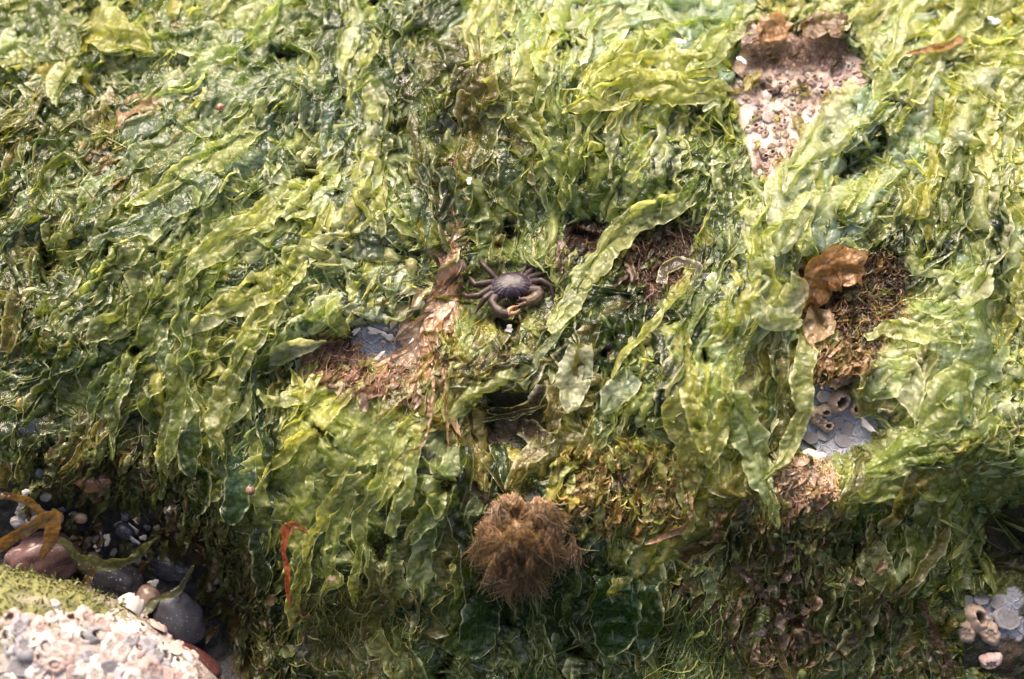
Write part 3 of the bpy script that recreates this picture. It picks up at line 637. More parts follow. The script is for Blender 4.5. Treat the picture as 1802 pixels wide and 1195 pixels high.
mat_of('filament_weed', 'rusty brown weed clump in the small hollow above right of the crab', [(978, 400), (1050, 388), (1068, 430), (995, 452)], 1200, DN, (14, 40), (0.66, 2.20), DK, (2, 16), 25, wob=.5)
mat_of('filament_weed', 'dark red brown tangle of weed right of the ruffled kelp', [(1490, 440), (1585, 450), (1588, 520), (1545, 600), (1480, 600), (1470, 540)], 1600, DN, (12, 44), (0.66, 2.20), DK + [(.30, .17, .13), (.24, .15, .05), (.16, .17, .06)], (4, 34), 26, wob=.7)
mat_of('filament_weed', 'tan and olive crust of weed just above the slate window', [(1425, 600), (1540, 605), (1510, 665), (1465, 665), (1428, 640)], 1100, DN, (8, 30), (0.83, 2.20), [(.34, .21, .13), (.26, .22, .08), (.40, .26, .17)], (6, 26), 27, wob=.7)
mat_of('filament_weed', 'yellow brown crust of short weed at lower centre right', [(1000, 800), (1120, 770), (1210, 830), (1190, 910), (1040, 920), (990, 870)], 600, DN + .3, (10, 36), (1.10, 3.30), [(.42, .31, .10), (.40, .25, .10), (.34, .33, .10), (.46, .36, .2)], (8, 34), 28, wob=.5)
mat_of('filament_weed', 'dark brown ragged weed along the lower right', [(1260, 880), (1420, 870), (1560, 980), (1640, 1180), (1300, 1180), (1230, 1000)], 368, DN + .4, (14, 60), (0.83, 3.30), DK + [(.14, .10, .04), (.17, .16, .06), (.20, .11, .07)], (8, 40), 29, wob=.4)
mat_of('filament_weed', 'pinkish tan weed crust below the slate window', [(1365, 800), (1450, 815), (1470, 870), (1390, 880), (1355, 850)], 1600, DN + .3, (8, 28), (1.10, 2.75), [(.48, .31, .27), (.40, .28, .14), (.52, .38, .32)], (8, 26), 30, wob=.6)
mat_of('filament_weed', 'olive brown ragged weed along the lower left above the pebbles', [(90, 790), (260, 790), (360, 860), (440, 960), (520, 1180), (450, 1180), (400, 1000), (300, 880), (60, 850)], 461, DN, (14, 50), (1.10, 3.85), [(.14, .16, .05), (.09, .08, .035), (.20, .19, .075), (.06, .065, .03)], (8, 34), 31, wob=.4)
mat_of('filament_weed', 'tuft of grass green string weed at the bottom edge', [(1190, 1040), (1260, 1060), (1290, 1170), (1180, 1180)], 252, DN + .35, (60, 130), (0.83, 2.48), [(.12, .17, .05), (.20, .22, .07), (.05, .085, .03)], (10, 34), 32, wob=.3)
mat_of('filament_weed', 'olive brown threads over the shaded weed at the bottom left', [(520, 1000), (720, 980), (760, 1190), (520, 1190)], 225, DN, (20, 70), (0.83, 2.75), [(.14, .13, .04), (.10, .07, .03), (.20, .19, .06)], (14, 38), 33, wob=.3)
mat_of('filament_weed', 'patches of olive turf growing on the pink barnacle patch', [(1340, 130), (1420, 110), (1440, 150), (1400, 170), (1400, 240), (1350, 280), (1330, 170)], 126, DN, (6, 18), (0.83, 1.93), [(.26, .22, .08), (.18, .12, .07), (.32, .28, .12)], (2, 12), 34, wob=.6)
mat_of('filament_weed', 'dark purplish turf at the shaded top of the pink patch', [(1310, 75), (1400, 62), (1490, 70), (1480, 110), (1400, 120), (1320, 118)], 1350, DN, (5, 16), (0.66, 1.65), [(.20, .13, .12), (.13, .09, .08), (.28, .19, .17)], (1, 10), 35, wob=.6)
# the blurred brown tuft that stands out from the rock
r = np.random.default_rng(40)
cl = np.array([(898, 880, 30, 16, 80), (938, 890, 36, 20, 95), (958, 925, 18, 32, 70), (915, 925, 38, 34, 128), (874, 948, 16, 36, 88), (906, 990, 12, 36, 95), (932, 968, 16, 34, 92), (852, 925, 12, 22, 36), (990, 940, 20, 12, 30)], float)
nc = 150; kc = r.choice(len(cl), nc, p=[.10, .15, .12, .27, .11, .07, .10, .04, .04])
q = r.normal(size=(nc, 2)); q /= np.linalg.norm(q, axis=1)[:, None]; q *= np.sqrt(r.random(nc))[:, None]
cst = cl[kc, :2] + q * cl[kc, 2:4]; chh = cl[kc, 4] * np.sqrt(np.clip(1.05 - (q ** 2).sum(1), 0, 1)) * r.uniform(.5, 1.05, nc) + 14
cang = np.arctan2(1060 - cst[:, 1], (905 - cst[:, 0]) * .35) + r.normal(0, .22, nc)
n = 9500; k = r.integers(0, nc, n)
st = cst[k] + r.normal(0, 3.2, (n, 2))
strands('brown_weed_tuft', 'fluffy golden brown tuft of weed hanging out from the rock, out of focus', st, cang[k], (24, 66), (.5, 1.6),
        [(.34, .215, .13), (.28, .165, .10), (.42, .29, .21), (.22, .14, .065), (.12, .07, .045)], chh[k] + r.normal(0, 5, n), arch=0, seed=41, wob=.22, end_h=46)

# ------------------------------------------------------------------ lower left boulder
def sphere(n=5):
    bm = bmesh.new(); bmesh.ops.create_icosphere(bm, subdivisions=n, radius=1)
    v = np.array([x.co[:] for x in bm.verts]); f = np.array([[x.index for x in y.verts] for y in bm.faces]); bm.free()
    return v, f
SV, SF = sphere(6)
BZ = 0.030
bc = P(62.0, 1212.0, 0, np.float64(BZ))
dsp = 1 + .05 * perlin(SV[:, 0] * 2, SV[:, 1] * 2, SV[:, 2] * 2) + .03 * perlin(SV[:, 0] * 6, SV[:, 1] * 6, SV[:, 2] * 6) + .012 * ridged(SV[:, 0] * 16, SV[:, 1] * 16, SV[:, 2] * 16)
bl = (SV * dsp[:, None]) * np.array([362, 182, 124]) * PXM
_ca, _sa = math.cos(math.radians(-20)), math.sin(math.radians(-20))
def rot_b(q): return np.stack([q[:, 0] * _ca - q[:, 1] * _sa, q[:, 0] * _sa + q[:, 1] * _ca, q[:, 2]], -1)
bl = rot_b(bl)
bw = bl[:, 0:1] * R_ + bl[:, 1:2] * U_ + bl[:, 2:3] * N_
green = np.clip((bl[:, 1] / PXM - 70) / 60 + 1.4 * perlin(SV[:, 0] * 5, SV[:, 1] * 5, SV[:, 2] * 5) - .2 - bl[:, 0] / PXM / 260, 0, 1)[:, None]
bcol = np.array([.25, .205, .18]) * (1 - green) + np.array([.13, .13, .04]) * green
link('barnacled_boulder', np_mesh('barnacled_boulder', bw, SF, M_boulder, bcol), label='pale boulder crusted with barnacles and green film in the lower left corner', category='rock').location = bc
def boulder_moss():
    r = np.random.default_rng(61)
    gi = np.nonzero((green[:, 0] > .3) & (bl @ np.array([0, .6, 1.0]) > 0))[0]
    n = 5200; k = r.choice(gi, n); nrm = bw[k] / np.linalg.norm(bw[k], axis=1)[:, None]
    p = bw[k] + r.normal(0, 3, (n, 3)) * PXM
    d = nrm * .5 + r.normal(0, .6, (n, 3)) + U_ * -.3; d /= np.linalg.norm(d, axis=1)[:, None]
    sd = np.cross(d, r.normal(size=(n, 3))); sd /= np.linalg.norm(sd, axis=1)[:, None]
    L = (r.uniform(4, 13, n) * PXM)[:, None]; w_ = (r.uniform(.8, 2.6, n) * PXM)[:, None]
    m = p + d * L * .55 + nrm * L * .15; e = p + d * L + r.normal(0, 2, (n, 3)) * PXM
    v = np.stack([p - sd * w_, p + sd * w_, m - sd * w_ * .8, m + sd * w_ * .8, e - sd * w_ * .15, e + sd * w_ * .15], 1)
    c = np.array([(.125, .13, .04), (.085, .095, .03), (.17, .16, .075), (.10, .085, .04)])[r.integers(0, 4, n)]
    link('green_moss', np_mesh('green_moss', v.reshape(-1, 3), grid_faces(3, 2, n), M_fuzz, np.repeat(c, 6, 0), np.zeros(n * 6)), parent=bpy.data.objects['barnacled_boulder'])
boulder_moss()
def project(w):
    x, y, z = w @ R_, w @ U_, w @ N_
    f = D0 / (D0 - z); return np.stack([901 + x * f / PXM, 597.5 - y * f / PXM], -1)
BW = bw + bc; BPX = project(BW)
BN = rot_b(SV / np.array([362, 182, 124])); BN = BN[:, 0:1] * R_ + BN[:, 1:2] * U_ + BN[:, 2:3] * N_; BN /= np.linalg.norm(BN, axis=1)[:, None]
BVIS = ((N_ * D0 - BW) * BN).sum(1) > 0
def on_boulder(px, py):
    d = np.where(BVIS, ((BPX - np.array([px, py])) ** 2).sum(1), 1e12); i = d.argmin(); return BW[i], BN[i]

# ------------------------------------------------------------------ barnacles
def basis(n, spin=0.0):
    n = np.asarray(n, float) / np.linalg.norm(n); a = np.cross(U_ if abs(n @ U_) < .9 else R_, n); a /= np.linalg.norm(a); b = np.cross(n, a)
    c, s = math.cos(spin), math.sin(spin)
    return a * c + b * s, -a * s + b * c, n
def mat4(x, y, z, o):
    return Matrix(((x[0], y[0], z[0], o[0]), (x[1], y[1], z[1], o[1]), (x[2], y[2], z[2], o[2]), (0, 0, 0, 1)))
def barnacle_mesh(kind, seed, col):
    r = np.random.default_rng(seed); ns = 36; th = np.arange(ns) / ns * 2 * math.pi
    out = 1 + .05 * np.cos(6 * th + r.uniform(0, 6)) + .05 * np.cos(3 * th + r.uniform(0, 6)) + .04 * np.cos(17 * th + r.uniform(0, 6))
    ecc = 1 + .16 * np.cos(2 * th + r.uniform(0, 6))
    if kind == 'open':   rings = [(1.02, -.15, 1), (.98, .1, 1), (.80, .42, .9), (.62, .72, .7), (.52, .80, .6), (.42, .74, .5), (.34, .45, .4), (.24, .15, .3), (.02, .08, 0)]
    elif kind == 'shut': rings = [(1.02, -.15, 1), (.97, .08, 1), (.84, .34, .9), (.64, .55, .7), (.46, .62, .6), (.36, .54, .5), (.22, .50, .3), (.10, .55, .2), (.01, .57, 0)]
    else:                rings = [(1.0, -.1, 1), (.97, .10, 1), (.90, .16, .9), (.78, .13, .8), (.62, .10, .7), (.55, .14, .6), (.40, .10, .5), (.2, .09, .3), (.01, .09, 0)]
    v, c = [], []
    dark = np.array([.03, .022, .018]); col = np.array(col)
    for k, (rad, z, am) in enumerate(rings):
        rr = rad * (1 + (out - 1) * am) * ecc; tip = 1 + .09 * np.cos(6 * th + 1) * (1 if 2 < k < 6 else 0)
        v.append(np.stack([rr * np.cos(th), rr * np.sin(th), z * tip], -1))
        t = {'open': (0, 0, 0, 0, 0, .25, .8, 1, 1), 'shut': (0, 0, 0, 0, .05, .5, .35, .5, .6), 'flat': (0, 0, 0, .15, .3, .1, .2, .25, .25)}[kind][k]
        lc = col * (1 - .22 * (np.cos(6 * th + 1) > .8))[:, None]
        c.append(lc * (1 - t) + dark * t)
    f = []
    for k in range(len(rings) - 1):
        for j in range(ns): f.append((k * ns + j, k * ns + (j + 1) % ns, (k + 1) * ns + (j + 1) % ns, (k + 1) * ns + j))
    return np_mesh('barnacle', np.concatenate(v), np.array(f), M_shell, np.concatenate(c))
PINK, WHITE, TAN, GREY = (.44, .325, .30), (.49, .44, .41), (.33, .25, .20), (.25, .24, .265)
BM = {}
for nm, col in (('pink', PINK), ('white', WHITE), ('tan', TAN), ('grey', GREY)):
    for kd in ('open', 'shut', 'flat'):
        BM[nm, kd] = [barnacle_mesh(kd, hash((nm, kd, i)) % 1000 if False else (len(nm) * 37 + len(kd) * 11 + i * 7 + ord(nm[0])), col) for i in range(3)]
protos = {k: [link('barnacle', m) for m in v] for k, v in BM.items()}
used = set()
rb = random.Random(5)
def barnacle(label, px, py, rad, col='tan', kind='open', group=None, boulder=False, h=3, tall=1.0):
    pr = rb.choice(protos[col, kind])
    if pr.name in used: o = pr.copy(); sc.collection.objects.link(o)
    else: o = pr; used.add(pr.name)
    if boulder: p, n = on_boulder(px, py)
    else:
        p = P(np.float64(px), np.float64(py), h * PXM); n = frame_at(px, py)[2]
    n = np.asarray(n) + np.array([rb.uniform(-.25, .25) for _ in range(3)])
    x, y, z = basis(n, rb.uniform(0, 6.28)); s = rad * PXM
    o.matrix_world = mat4(x * s, y * s * rb.uniform(.85, 1.05), z * s * tall * rb.uniform(.8, 1.15), p)
    o['label'] = label; o['category'] = 'barnacle'
    if group: o['group'] = group
    return o
def poisson(poly, n, dmin, seed, tries=6000):
    q = scatter(poly, tries, seed); out = []
    for x, y in q:
        if all((x - a) ** 2 + (y - b) ** 2 > dmin * dmin for a, b in out): out.append((x, y))
        if len(out) >= n: break
    return out
for x, y in poisson([(1400, 110), (1490, 110), (1535, 150), (1470, 188), (1430, 180), (1400, 215), (1370, 240), (1350, 200), (1320, 190), (1290, 165), (1320, 140)], 120, 8.5, 51):
    t = (x - 1290) / 250
    barnacle('small pinkish barnacle crowded on the bare patch at upper right', x, y, rb.uniform(4.8, 9) * (1.15 if t > .6 else 1), rb.choice(['pink', 'pink', 'white'] if t > .5 else ['pink', 'pink', 'tan', 'white']), rb.choice(['shut', 'shut', 'open', 'flat']), 'barnacles on the pink patch')
for x, y in poisson([(1315, 205), (1400, 235), (1370, 290), (1350, 335), (1332, 320), (1320, 260)], 26, 10, 52):
    barnacle('small barnacle in the narrow tail below the pink patch', x, y, rb.uniform(6, 10), rb.choice(['pink', 'white', 'tan']), rb.choice(['shut', 'open']), 'barnacles below the pink patch')
for x, y, r_, c_, k_, l_ in ((1345, 172, 15, 'white', 'open', 'large white open barnacle in the middle left of the pink patch'), (1362, 190, 13, 'white', 'flat', 'flat white barnacle base touching the large white open one'),
                       (1372, 178, 12, 'white', 'open', 'white barnacle right of the large open one on the pink patch'), (1352, 207, 13, 'white', 'flat', 'flat chalky barnacle base at the foot of the white group')):
    barnacle(l_, x, y, r_, c_, k_, 'white barnacles on the pink patch', h=6)
# boulder crust
for x, y in poisson([(40, 1090), (110, 1085), (200, 1090), (250, 1105), (330, 1170), (380, 1200), (20, 1200), (10, 1110)], 85, 17, 53):
    barnacle('round barnacle packed on the pale boulder in the lower left corner', x, y, rb.uniform(12, 22), rb.choice(['white', 'pink', 'grey', 'white', 'pink']), rb.choice(['flat', 'shut', 'shut', 'flat', 'open']), 'barnacles on the lower left boulder', True, tall=.5)
barnacle('tall white barnacle standing at the top edge of the lower left boulder', 234, 1062, 22, 'white', 'shut', None, True, tall=1.5)
barnacle('single small white barnacle on the green film of the lower left boulder', 96, 1066, 9, 'white', 'shut', None, True)
for x, y in ((250, 1085), (285, 1098), (298, 1118), (320, 1130), (345, 1150), (265, 1120)):
    barnacle('small pink barnacle along the right rim of the lower left boulder', x, y, rb.uniform(8, 12), 'pink', 'shut', 'barnacles along the boulder rim', True)
# dark slate beside the pebbles
for x, y, r_, l_ in ((319, 948, 12, 'upper pale barnacle of the pair on dark slate above the grey pebble'), (307, 966, 12, 'lower pale barnacle of the pair on dark slate above the grey pebble'),
                     (385, 1076, 7, 'lone small pale barnacle on dark slate right of the grey pebble'), (421, 1094, 14, 'left one of two round barnacles standing side by side at lower left'),
                     (442, 1101, 14, 'right one of two round barnacles standing side by side at lower left')):
    barnacle(l_, x, y, r_, 'tan' if r_ > 10 else 'white', 'shut', 'barnacles on dark slate', h=6)
for x, y in ((366, 1022), (380, 1018), (396, 1004), (409, 1012), (398, 1030), (392, 1042), (412, 1046), (428, 1052), (424, 1032), (372, 1033), (440, 1066), (436, 1012), (408, 990), (452, 1030), (460, 1118), (300, 985), (285, 985), (292, 978)):
    barnacle('small tan barnacle in the cluster right of the pebbles', x, y, rb.uniform(7, 12), rb.choice(['tan', 'tan', 'white', 'pink']), rb.choice(['shut', 'shut', 'open']), 'barnacle cluster right of the pebbles', h=8)
# right hand slate window
barnacle('large tan barnacle with a wide dark opening on the slate window', 1473, 704, 24, 'tan', 'open', None, h=10, tall=1.3)
for x, y, r_, k_, l_ in ((1432, 730, 16, 'shut', 'tan barnacle at the left of the clump on the slate window'), (1449, 722, 14, 'open', 'tan barnacle at the top of the clump on the slate window'),
                         (1441, 742, 13, 'shut', 'tan barnacle in the middle of the clump on the slate window'), (1454, 750, 12, 'open', 'round tan barnacle at the lower tip of the clump on the slate window'),
                         (1505, 719, 13, 'open', 'broken tan barnacle right of the large open one'), (1410, 742, 12, 'shut', 'pink barnacle at the left edge of the slate window'),
                         (1448, 697, 13, 'flat', 'white scarred barnacle left of the large open one')):
    barnacle(l_, x, y, r_, 'white' if k_ == 'flat' else 'tan', k_, 'barnacles on the right slate window', h=7)
for x, y in ((1430, 680), (1448, 765), (1425, 770), (1470, 745), (1490, 755), (1482, 775)):
    barnacle('worn grey ring of a barnacle base on the slate window at right', x, y, rb.uniform(11, 15), 'grey', 'flat', 'barnacle rings on the slate window', h=3, tall=.6)
# lower right corner
for x, y, r_, k_, c_, l_ in ((1715, 1086, 25, 'open', 'tan', 'tan barnacle with a dark round opening in the lower right corner'), (1695, 1110, 20, 'shut', 'tan', 'tan barnacle below left of the open one in the lower right corner'),
                             (1738, 1112, 22, 'shut', 'tan', 'tan barnacle below right of the open one in the lower right corner'), (1740, 1160, 19, 'shut', 'pink', 'pink barnacle at the bottom edge in the lower right corner'),
                             (1768, 1088, 24, 'flat', 'grey', 'grey ring of a barnacle base at the right edge in the lower right corner'), (1690, 1082, 16, 'flat', 'white', 'whitish barnacle base left of the open one in the lower right corner'),
                             (1725, 1050, 17, 'flat', 'grey', 'grey barnacle base above the open one in the lower right corner'), (1752, 1060, 14, 'flat', 'grey', 'small grey barnacle base between the open one and the right edge'),
                             (1700, 1058, 12, 'flat', 'grey', 'small grey barnacle base up left of the open one in the lower right corner')):
    barnacle(l_, x, y, r_, c_, k_, 'barnacles in the lower right corner', h=9)
# scattered ones
for x, y, r_, k_, c_, l_ in ((1196, 902, 14, 'open', 'tan', 'tan barnacle with a square dark opening at lower centre right'), (1196, 926, 13, 'shut', 'tan', 'tan barnacle just under the one with the square opening'),
                             (1143, 898, 10, 'shut', 'pink', 'pink barnacle left of the one with the square opening'), (1010, 890, 11, 'shut', 'tan', 'small orange tan barnacle right of the fluffy brown tuft'),
                             (1082, 856, 15, 'shut', 'white', 'white barnacle in the yellow brown crust'), (1165, 950, 13, 'flat', 'white', 'pale barnacle base at the end of the brown strap at lower centre right'),
                             (592, 1020, 13, 'shut', 'pink', 'pink barnacle between dark fronds right of the orange red strand'), (630, 1178, 14, 'shut', 'tan', 'orange tan barnacle at the bottom edge left of centre'),
                             (1358, 1035, 15, 'shut', 'pink', 'pinkish white barnacle beside the long dark brown strap'), (1335, 1108, 11, 'shut', 'pink', 'small pink barnacle under the long dark brown strap'),
                             (693, 600, 6, 'open', 'pink', 'pink ring barnacle at the centre of the white crusted slate'), (676, 602, 5, 'open', 'pink', 'tiny pink ring barnacle left of the one at the slate centre'),
                             (713, 606, 6, 'open', 'pink', 'tiny pink ring barnacle right of the one at the slate centre'), (699, 584, 6, 'open', 'pink', 'tiny pink ring barnacle at the top of the white crusted slate'),
                             (710, 588, 5, 'open', 'pink', 'tiny pink ring barnacle at the upper right of the white crusted slate'), (680, 579, 5, 'shut', 'white', 'tiny white barnacle at the upper left of the white crusted slate')):
    barnacle(l_, x, y, r_, c_, k_, 'scattered barnacles', h=8 if y < 640 else 16)
for v in protos.values():
    for o in v:
        if o.name not in used: bpy.data.objects.remove(o)

# ------------------------------------------------------------------ pebbles
PV, PF = sphere(5)
def pebble(label, px, py, rx, ry, rot, col, h=10, thick=.7, seed=1, lump=.10, name='pebble', band=None):
    r = np.random.default_rng(seed); o3 = r.uniform(0, 50, 3)
    q = PV + o3
    d = 1 + lump * perlin(*(q * 1.3).T) + .35 * lump * perlin(*(q * 3.1).T)
    v = np.sign(PV) * np.abs(PV) ** .92 * d[:, None] * np.array([rx, ry, thick * min(rx, ry)]) * PXM
    c = np.tile(np.array(col, float), (len(v), 1))
    t = np.clip(perlin(*(q * 2.2).T) * 1.5, 0, 1)[:, None]
    c = c * (1 - .35 * t) + np.array(band if band else col) * .35 * t
    x, y, n = frame_at(px, py, 30); a = math.radians(rot)
    X = x * math.cos(a) + y * math.sin(a); Y = -x * math.sin(a) + y * math.cos(a)
    o = link(name, np_mesh(name, v, PF, M_stone, c), label=label, category='stone', group='gravel chips' if name == 'gravel_chip' else 'pebbles at lower left')
    o.matrix_world = mat4(X, Y, n, P(np.float64(px), np.float64(py), h * PXM))
pebble('large smooth grey pebble at lower left beside the pale boulder', 325, 1082, 62, 44, -42, (.085, .083, .10), h=34, seed=2, band=(.15, .145, .16))
pebble('dark charcoal rounded pebble under the olive green strap', 215, 1012, 54, 38, -18, (.026, .025, .03), h=46, seed=3, band=(.09, .075, .08))
pebble('small blackish pebble ringed by white shell bits', 226, 932, 18, 19, 20, (.045, .047, .06), h=22, seed=4)
pebble('mauve stone under the crossing brown straps at the left edge', 90, 975, 66, 48, 10, (.17, .095, .09), h=40, seed=5, band=(.12, .07, .06), lump=.16)
pebble('dark blue grey stone at the left edge above the strap weeds', 58, 750, 30, 22, 5, (.028, .03, .042), h=12, seed=6)
pebble('small brown speckled pebble between the charcoal and grey pebbles', 272, 1044, 22, 26, 10, (.24, .155, .12), h=50, seed=7, band=(.35, .27, .2))
pebble('brick red stone half hidden under the rim of the pale boulder', 345, 1150, 66, 24, -28, (.17, .065, .055), h=40, seed=8)
pebble('pink streaked stone behind the brown strap at the left edge', 92, 910, 34, 17, 8, (.36, .25, .24), h=40, seed=9)
pebble('rust brown lump of stone above the small blackish pebble', 172, 846, 32, 26, 0, (.20, .10, .065), h=16, seed=10, lump=.2)
pebble('small tan pebble beside the tip of the brown strap', 152, 908, 12, 11, 0, (.34, .24, .17), h=34, seed=11)
pebble('grey chip of stone above the pink streaked stone', 58, 893, 20, 15, 30, (.25, .24, .25), h=28, seed=12, lump=.25)
pebble('pale grey chip of stone at the left edge below the brown strap', 45, 915, 16, 13, 0, (.33, .31, .32), h=30, seed=13, lump=.25)
pebble('small dark stone at the left edge beside the topmost brown strap', 70, 832, 14, 12, 0, (.10, .105, .13), h=16, seed=14)
pebble('brown stone under the olive strap right of the mauve stone', 165, 985, 26, 20, 20, (.13, .10, .06), h=34, seed=15)
pebble('orange brown rounded stone at the left edge above the blue grey one', 45, 712, 14, 14, 0, (.36, .18, .06), h=18, seed=16)
pebble('dark slate block between the pebbles and the barnacle pair', 300, 1000, 44, 26, -15, (.042, .045, .058), h=2, seed=17, lump=.2)

rg = random.Random(9)
for x, y in poisson([(36, 850), (130, 870), (150, 930), (250, 890), (330, 900), (345, 960), (250, 990), (180, 990), (120, 960), (36, 940)], 34, 17, 77):
    c = rg.choice([(.30, .28, .28), (.20, .15, .12), (.10, .10, .12), (.36, .27, .24), (.07, .07, .085), (.24, .20, .12)])
    pebble('small chip of gravel wedged among the pebbles at lower left', x, y, rg.uniform(6, 12), rg.uniform(5, 9), rg.uniform(0, 180), c, h=rg.uniform(3, 10), seed=rg.randrange(999), lump=.3, name='gravel_chip')
# ------------------------------------------------------------------ white shell bits
def chip(label, px, py, a, b, rot, col=(.72, .68, .64), h=10, seed=1, name='shell_fragment'):
    r = np.random.default_rng(seed); ns = 20; th = np.arange(ns) / ns * 2 * math.pi
    rr = 1 + .2 * np.cos(2 * th + r.uniform(0, 6)) + .2 * np.cos(3 * th + r.uniform(0, 6)) + r.uniform(-.25, .25, ns)
    v = []
    for s_, z in ((.97, -.22), (1.0, 0), (.82, .08), (.40, .12), (.02, .14)):
        v.append(np.stack([rr * np.cos(th) * s_ * a, rr * np.sin(th) * s_ * b, np.full(ns, z * min(a, b)) * (1 + .25 * np.cos(2 * th))], -1))
    v = np.concatenate(v) * PXM
    f = [(k * ns + j, k * ns + (j + 1) % ns, (k + 1) * ns + (j + 1) % ns, (k + 1) * ns + j) for k in range(4) for j in range(ns)]
    c = np.array(col) * r.uniform(.85, 1.1, (len(v), 1))
    x, y, n = frame_at(px, py, 20); n = n + r.uniform(-.3, .3, 3); n /= np.linalg.norm(n)
    x = np.cross(y, n); x /= np.linalg.norm(x); y = np.cross(n, x); an = math.radians(rot)
    o = link(name, np_mesh(name, v, np.array(f), M_chip, np.clip(c, 0, .8)), label=label, category='shell', group='white shell bits')
    o.matrix_world = mat4(x * math.cos(an) + y * math.sin(an), -x * math.sin(an) + y * math.cos(an), n, P(np.float64(px), np.float64(py), h * PXM))
for i, (px, py, a, b, rot, h, l_) in enumerate((
        (895, 580, 7, 10, -20, 34, 'bright white shell chip just below the crab'), (1301, 112, 8, 10, 20, 34, 'white shell chip at the left edge of the pink barnacle patch'),
        (826, 322, 6, 6, 0, 34, 'tiny white shell chip high in the central crack'), (660, 583, 15, 6, -12, 12, 'white crust at the top left of the left slate'), (684, 592, 12, 7, -40, 12, 'white crust dipping into the middle of the left slate'),
        (737, 590, 16, 5, 40, 12, 'white crust at the right end of the left slate'), (664, 630, 17, 5, 20, 12, 'white crust along the foot of the left slate'),
        (628, 583, 10, 4, 50, 14, 'small white crust at the left tip of the left slate'), (1428, 803, 25, 13, -10, 16, 'large white plate at the foot of the right slate window'),
        (284, 1017, 10, 6, -10, 56, 'white shell chip above the brown speckled pebble'), (186, 957, 8, 8, 0, 50, 'white pointed shell chip above the olive strap'),
        (199, 944, 7, 12, -20, 40, 'upright white shell chip left of the small blackish pebble'), (248, 912, 8, 6, 30, 30, 'pinkish shell chip above right of the small blackish pebble'),
        (243, 925, 4, 10, 20, 30, 'thin white shell sliver right of the small blackish pebble'), (262, 942, 6, 8, 0, 36, 'rounded white shell chip right of the thin sliver'),
        (245, 947, 9, 7, 0, 36, 'grey shell chip under the small blackish pebble'), (298, 895, 10, 7, 10, 24, 'pale pink shell chip on the dark slate above the pebbles'),
        (96, 846, 9, 10, 0, 30, 'yellowish shell chip beside the topmost brown strap'), (1522, 748, 18, 5, -40, 18, 'curved white shell sliver at the lower right of the slate window'),
        (60, 862, 9, 7, 20, 40, 'pale shell chip under the topmost brown strap'), (52, 880, 7, 8, 0, 40, 'small pale shell chip at the left edge beside the grey stone'),
        (78, 888, 8, 6, 0, 40, 'small white shell chip above the pink streaked stone'), (1738, 45, 14, 10, 0, 40, 'whitish shell chip in the top right corner'),
        (1192, 82, 12, 5, 10, 46, 'white chip of shell among pale fronds at the top centre'), (40, 155, 8, 6, 0, 20, 'white shell chip in the dark gap at the upper left edge'))):
    chip(l_, px, py, a, b, rot, h=h, seed=60 + i, col=(.40, .40, .42) if l_.startswith('grey') else (.62, .46, .42) if 'pink' in l_[:9] else (.52, .49, .455))

# ------------------------------------------------------------------ two small snails
def snail(label, px, py, rad, col, h, spin):
    v, f = [], []; nt, ns = 80, 14
    for i in range(nt):
        t = i / (nt - 1); a = t * 2 * math.pi * 3.2; k = (1 - t) ** 1.15 + .03
        R0, rt, z = .52 * k, .52 * k, .95 * (1 - k)
        for j in range(ns):
            b = j / ns * 2 * math.pi
            v.append(((R0 + rt * math.cos(b)) * math.cos(a), (R0 + rt * math.cos(b)) * math.sin(a), z + rt * math.sin(b) * .85))
    for i in range(nt - 1):
        for j in range(ns): f.append((i * ns + j, i * ns + (j + 1) % ns, (i + 1) * ns + (j + 1) % ns, (i + 1) * ns + j))
    v = np.array(v) * rad * PXM; c = np.tile(np.array(col), (len(v), 1)) * (1 + .25 * np.sin(np.arange(len(v)) // ns * .5))[:, None]
    o = link('sea_snail', np_mesh('sea_snail', v, np.array(f), M_stone, c), label=label, category='snail', group='sea snails')
    n = frame_at(px, py)[2] + np.array([.3, -.2, .2]); x, y, z = basis(n, spin)
    o.matrix_world = mat4(x, y, z, P(np.float64(px), np.float64(py), h * PXM))
snail('tiny red brown snail on green fronds at upper left', 397, 197, 8, (.20, .075, .045), 46, .5)
snail('small tan brown snail beside the deep green fringe at lower left', 450, 858, 9, (.17, .10, .06), 46, 2.0)

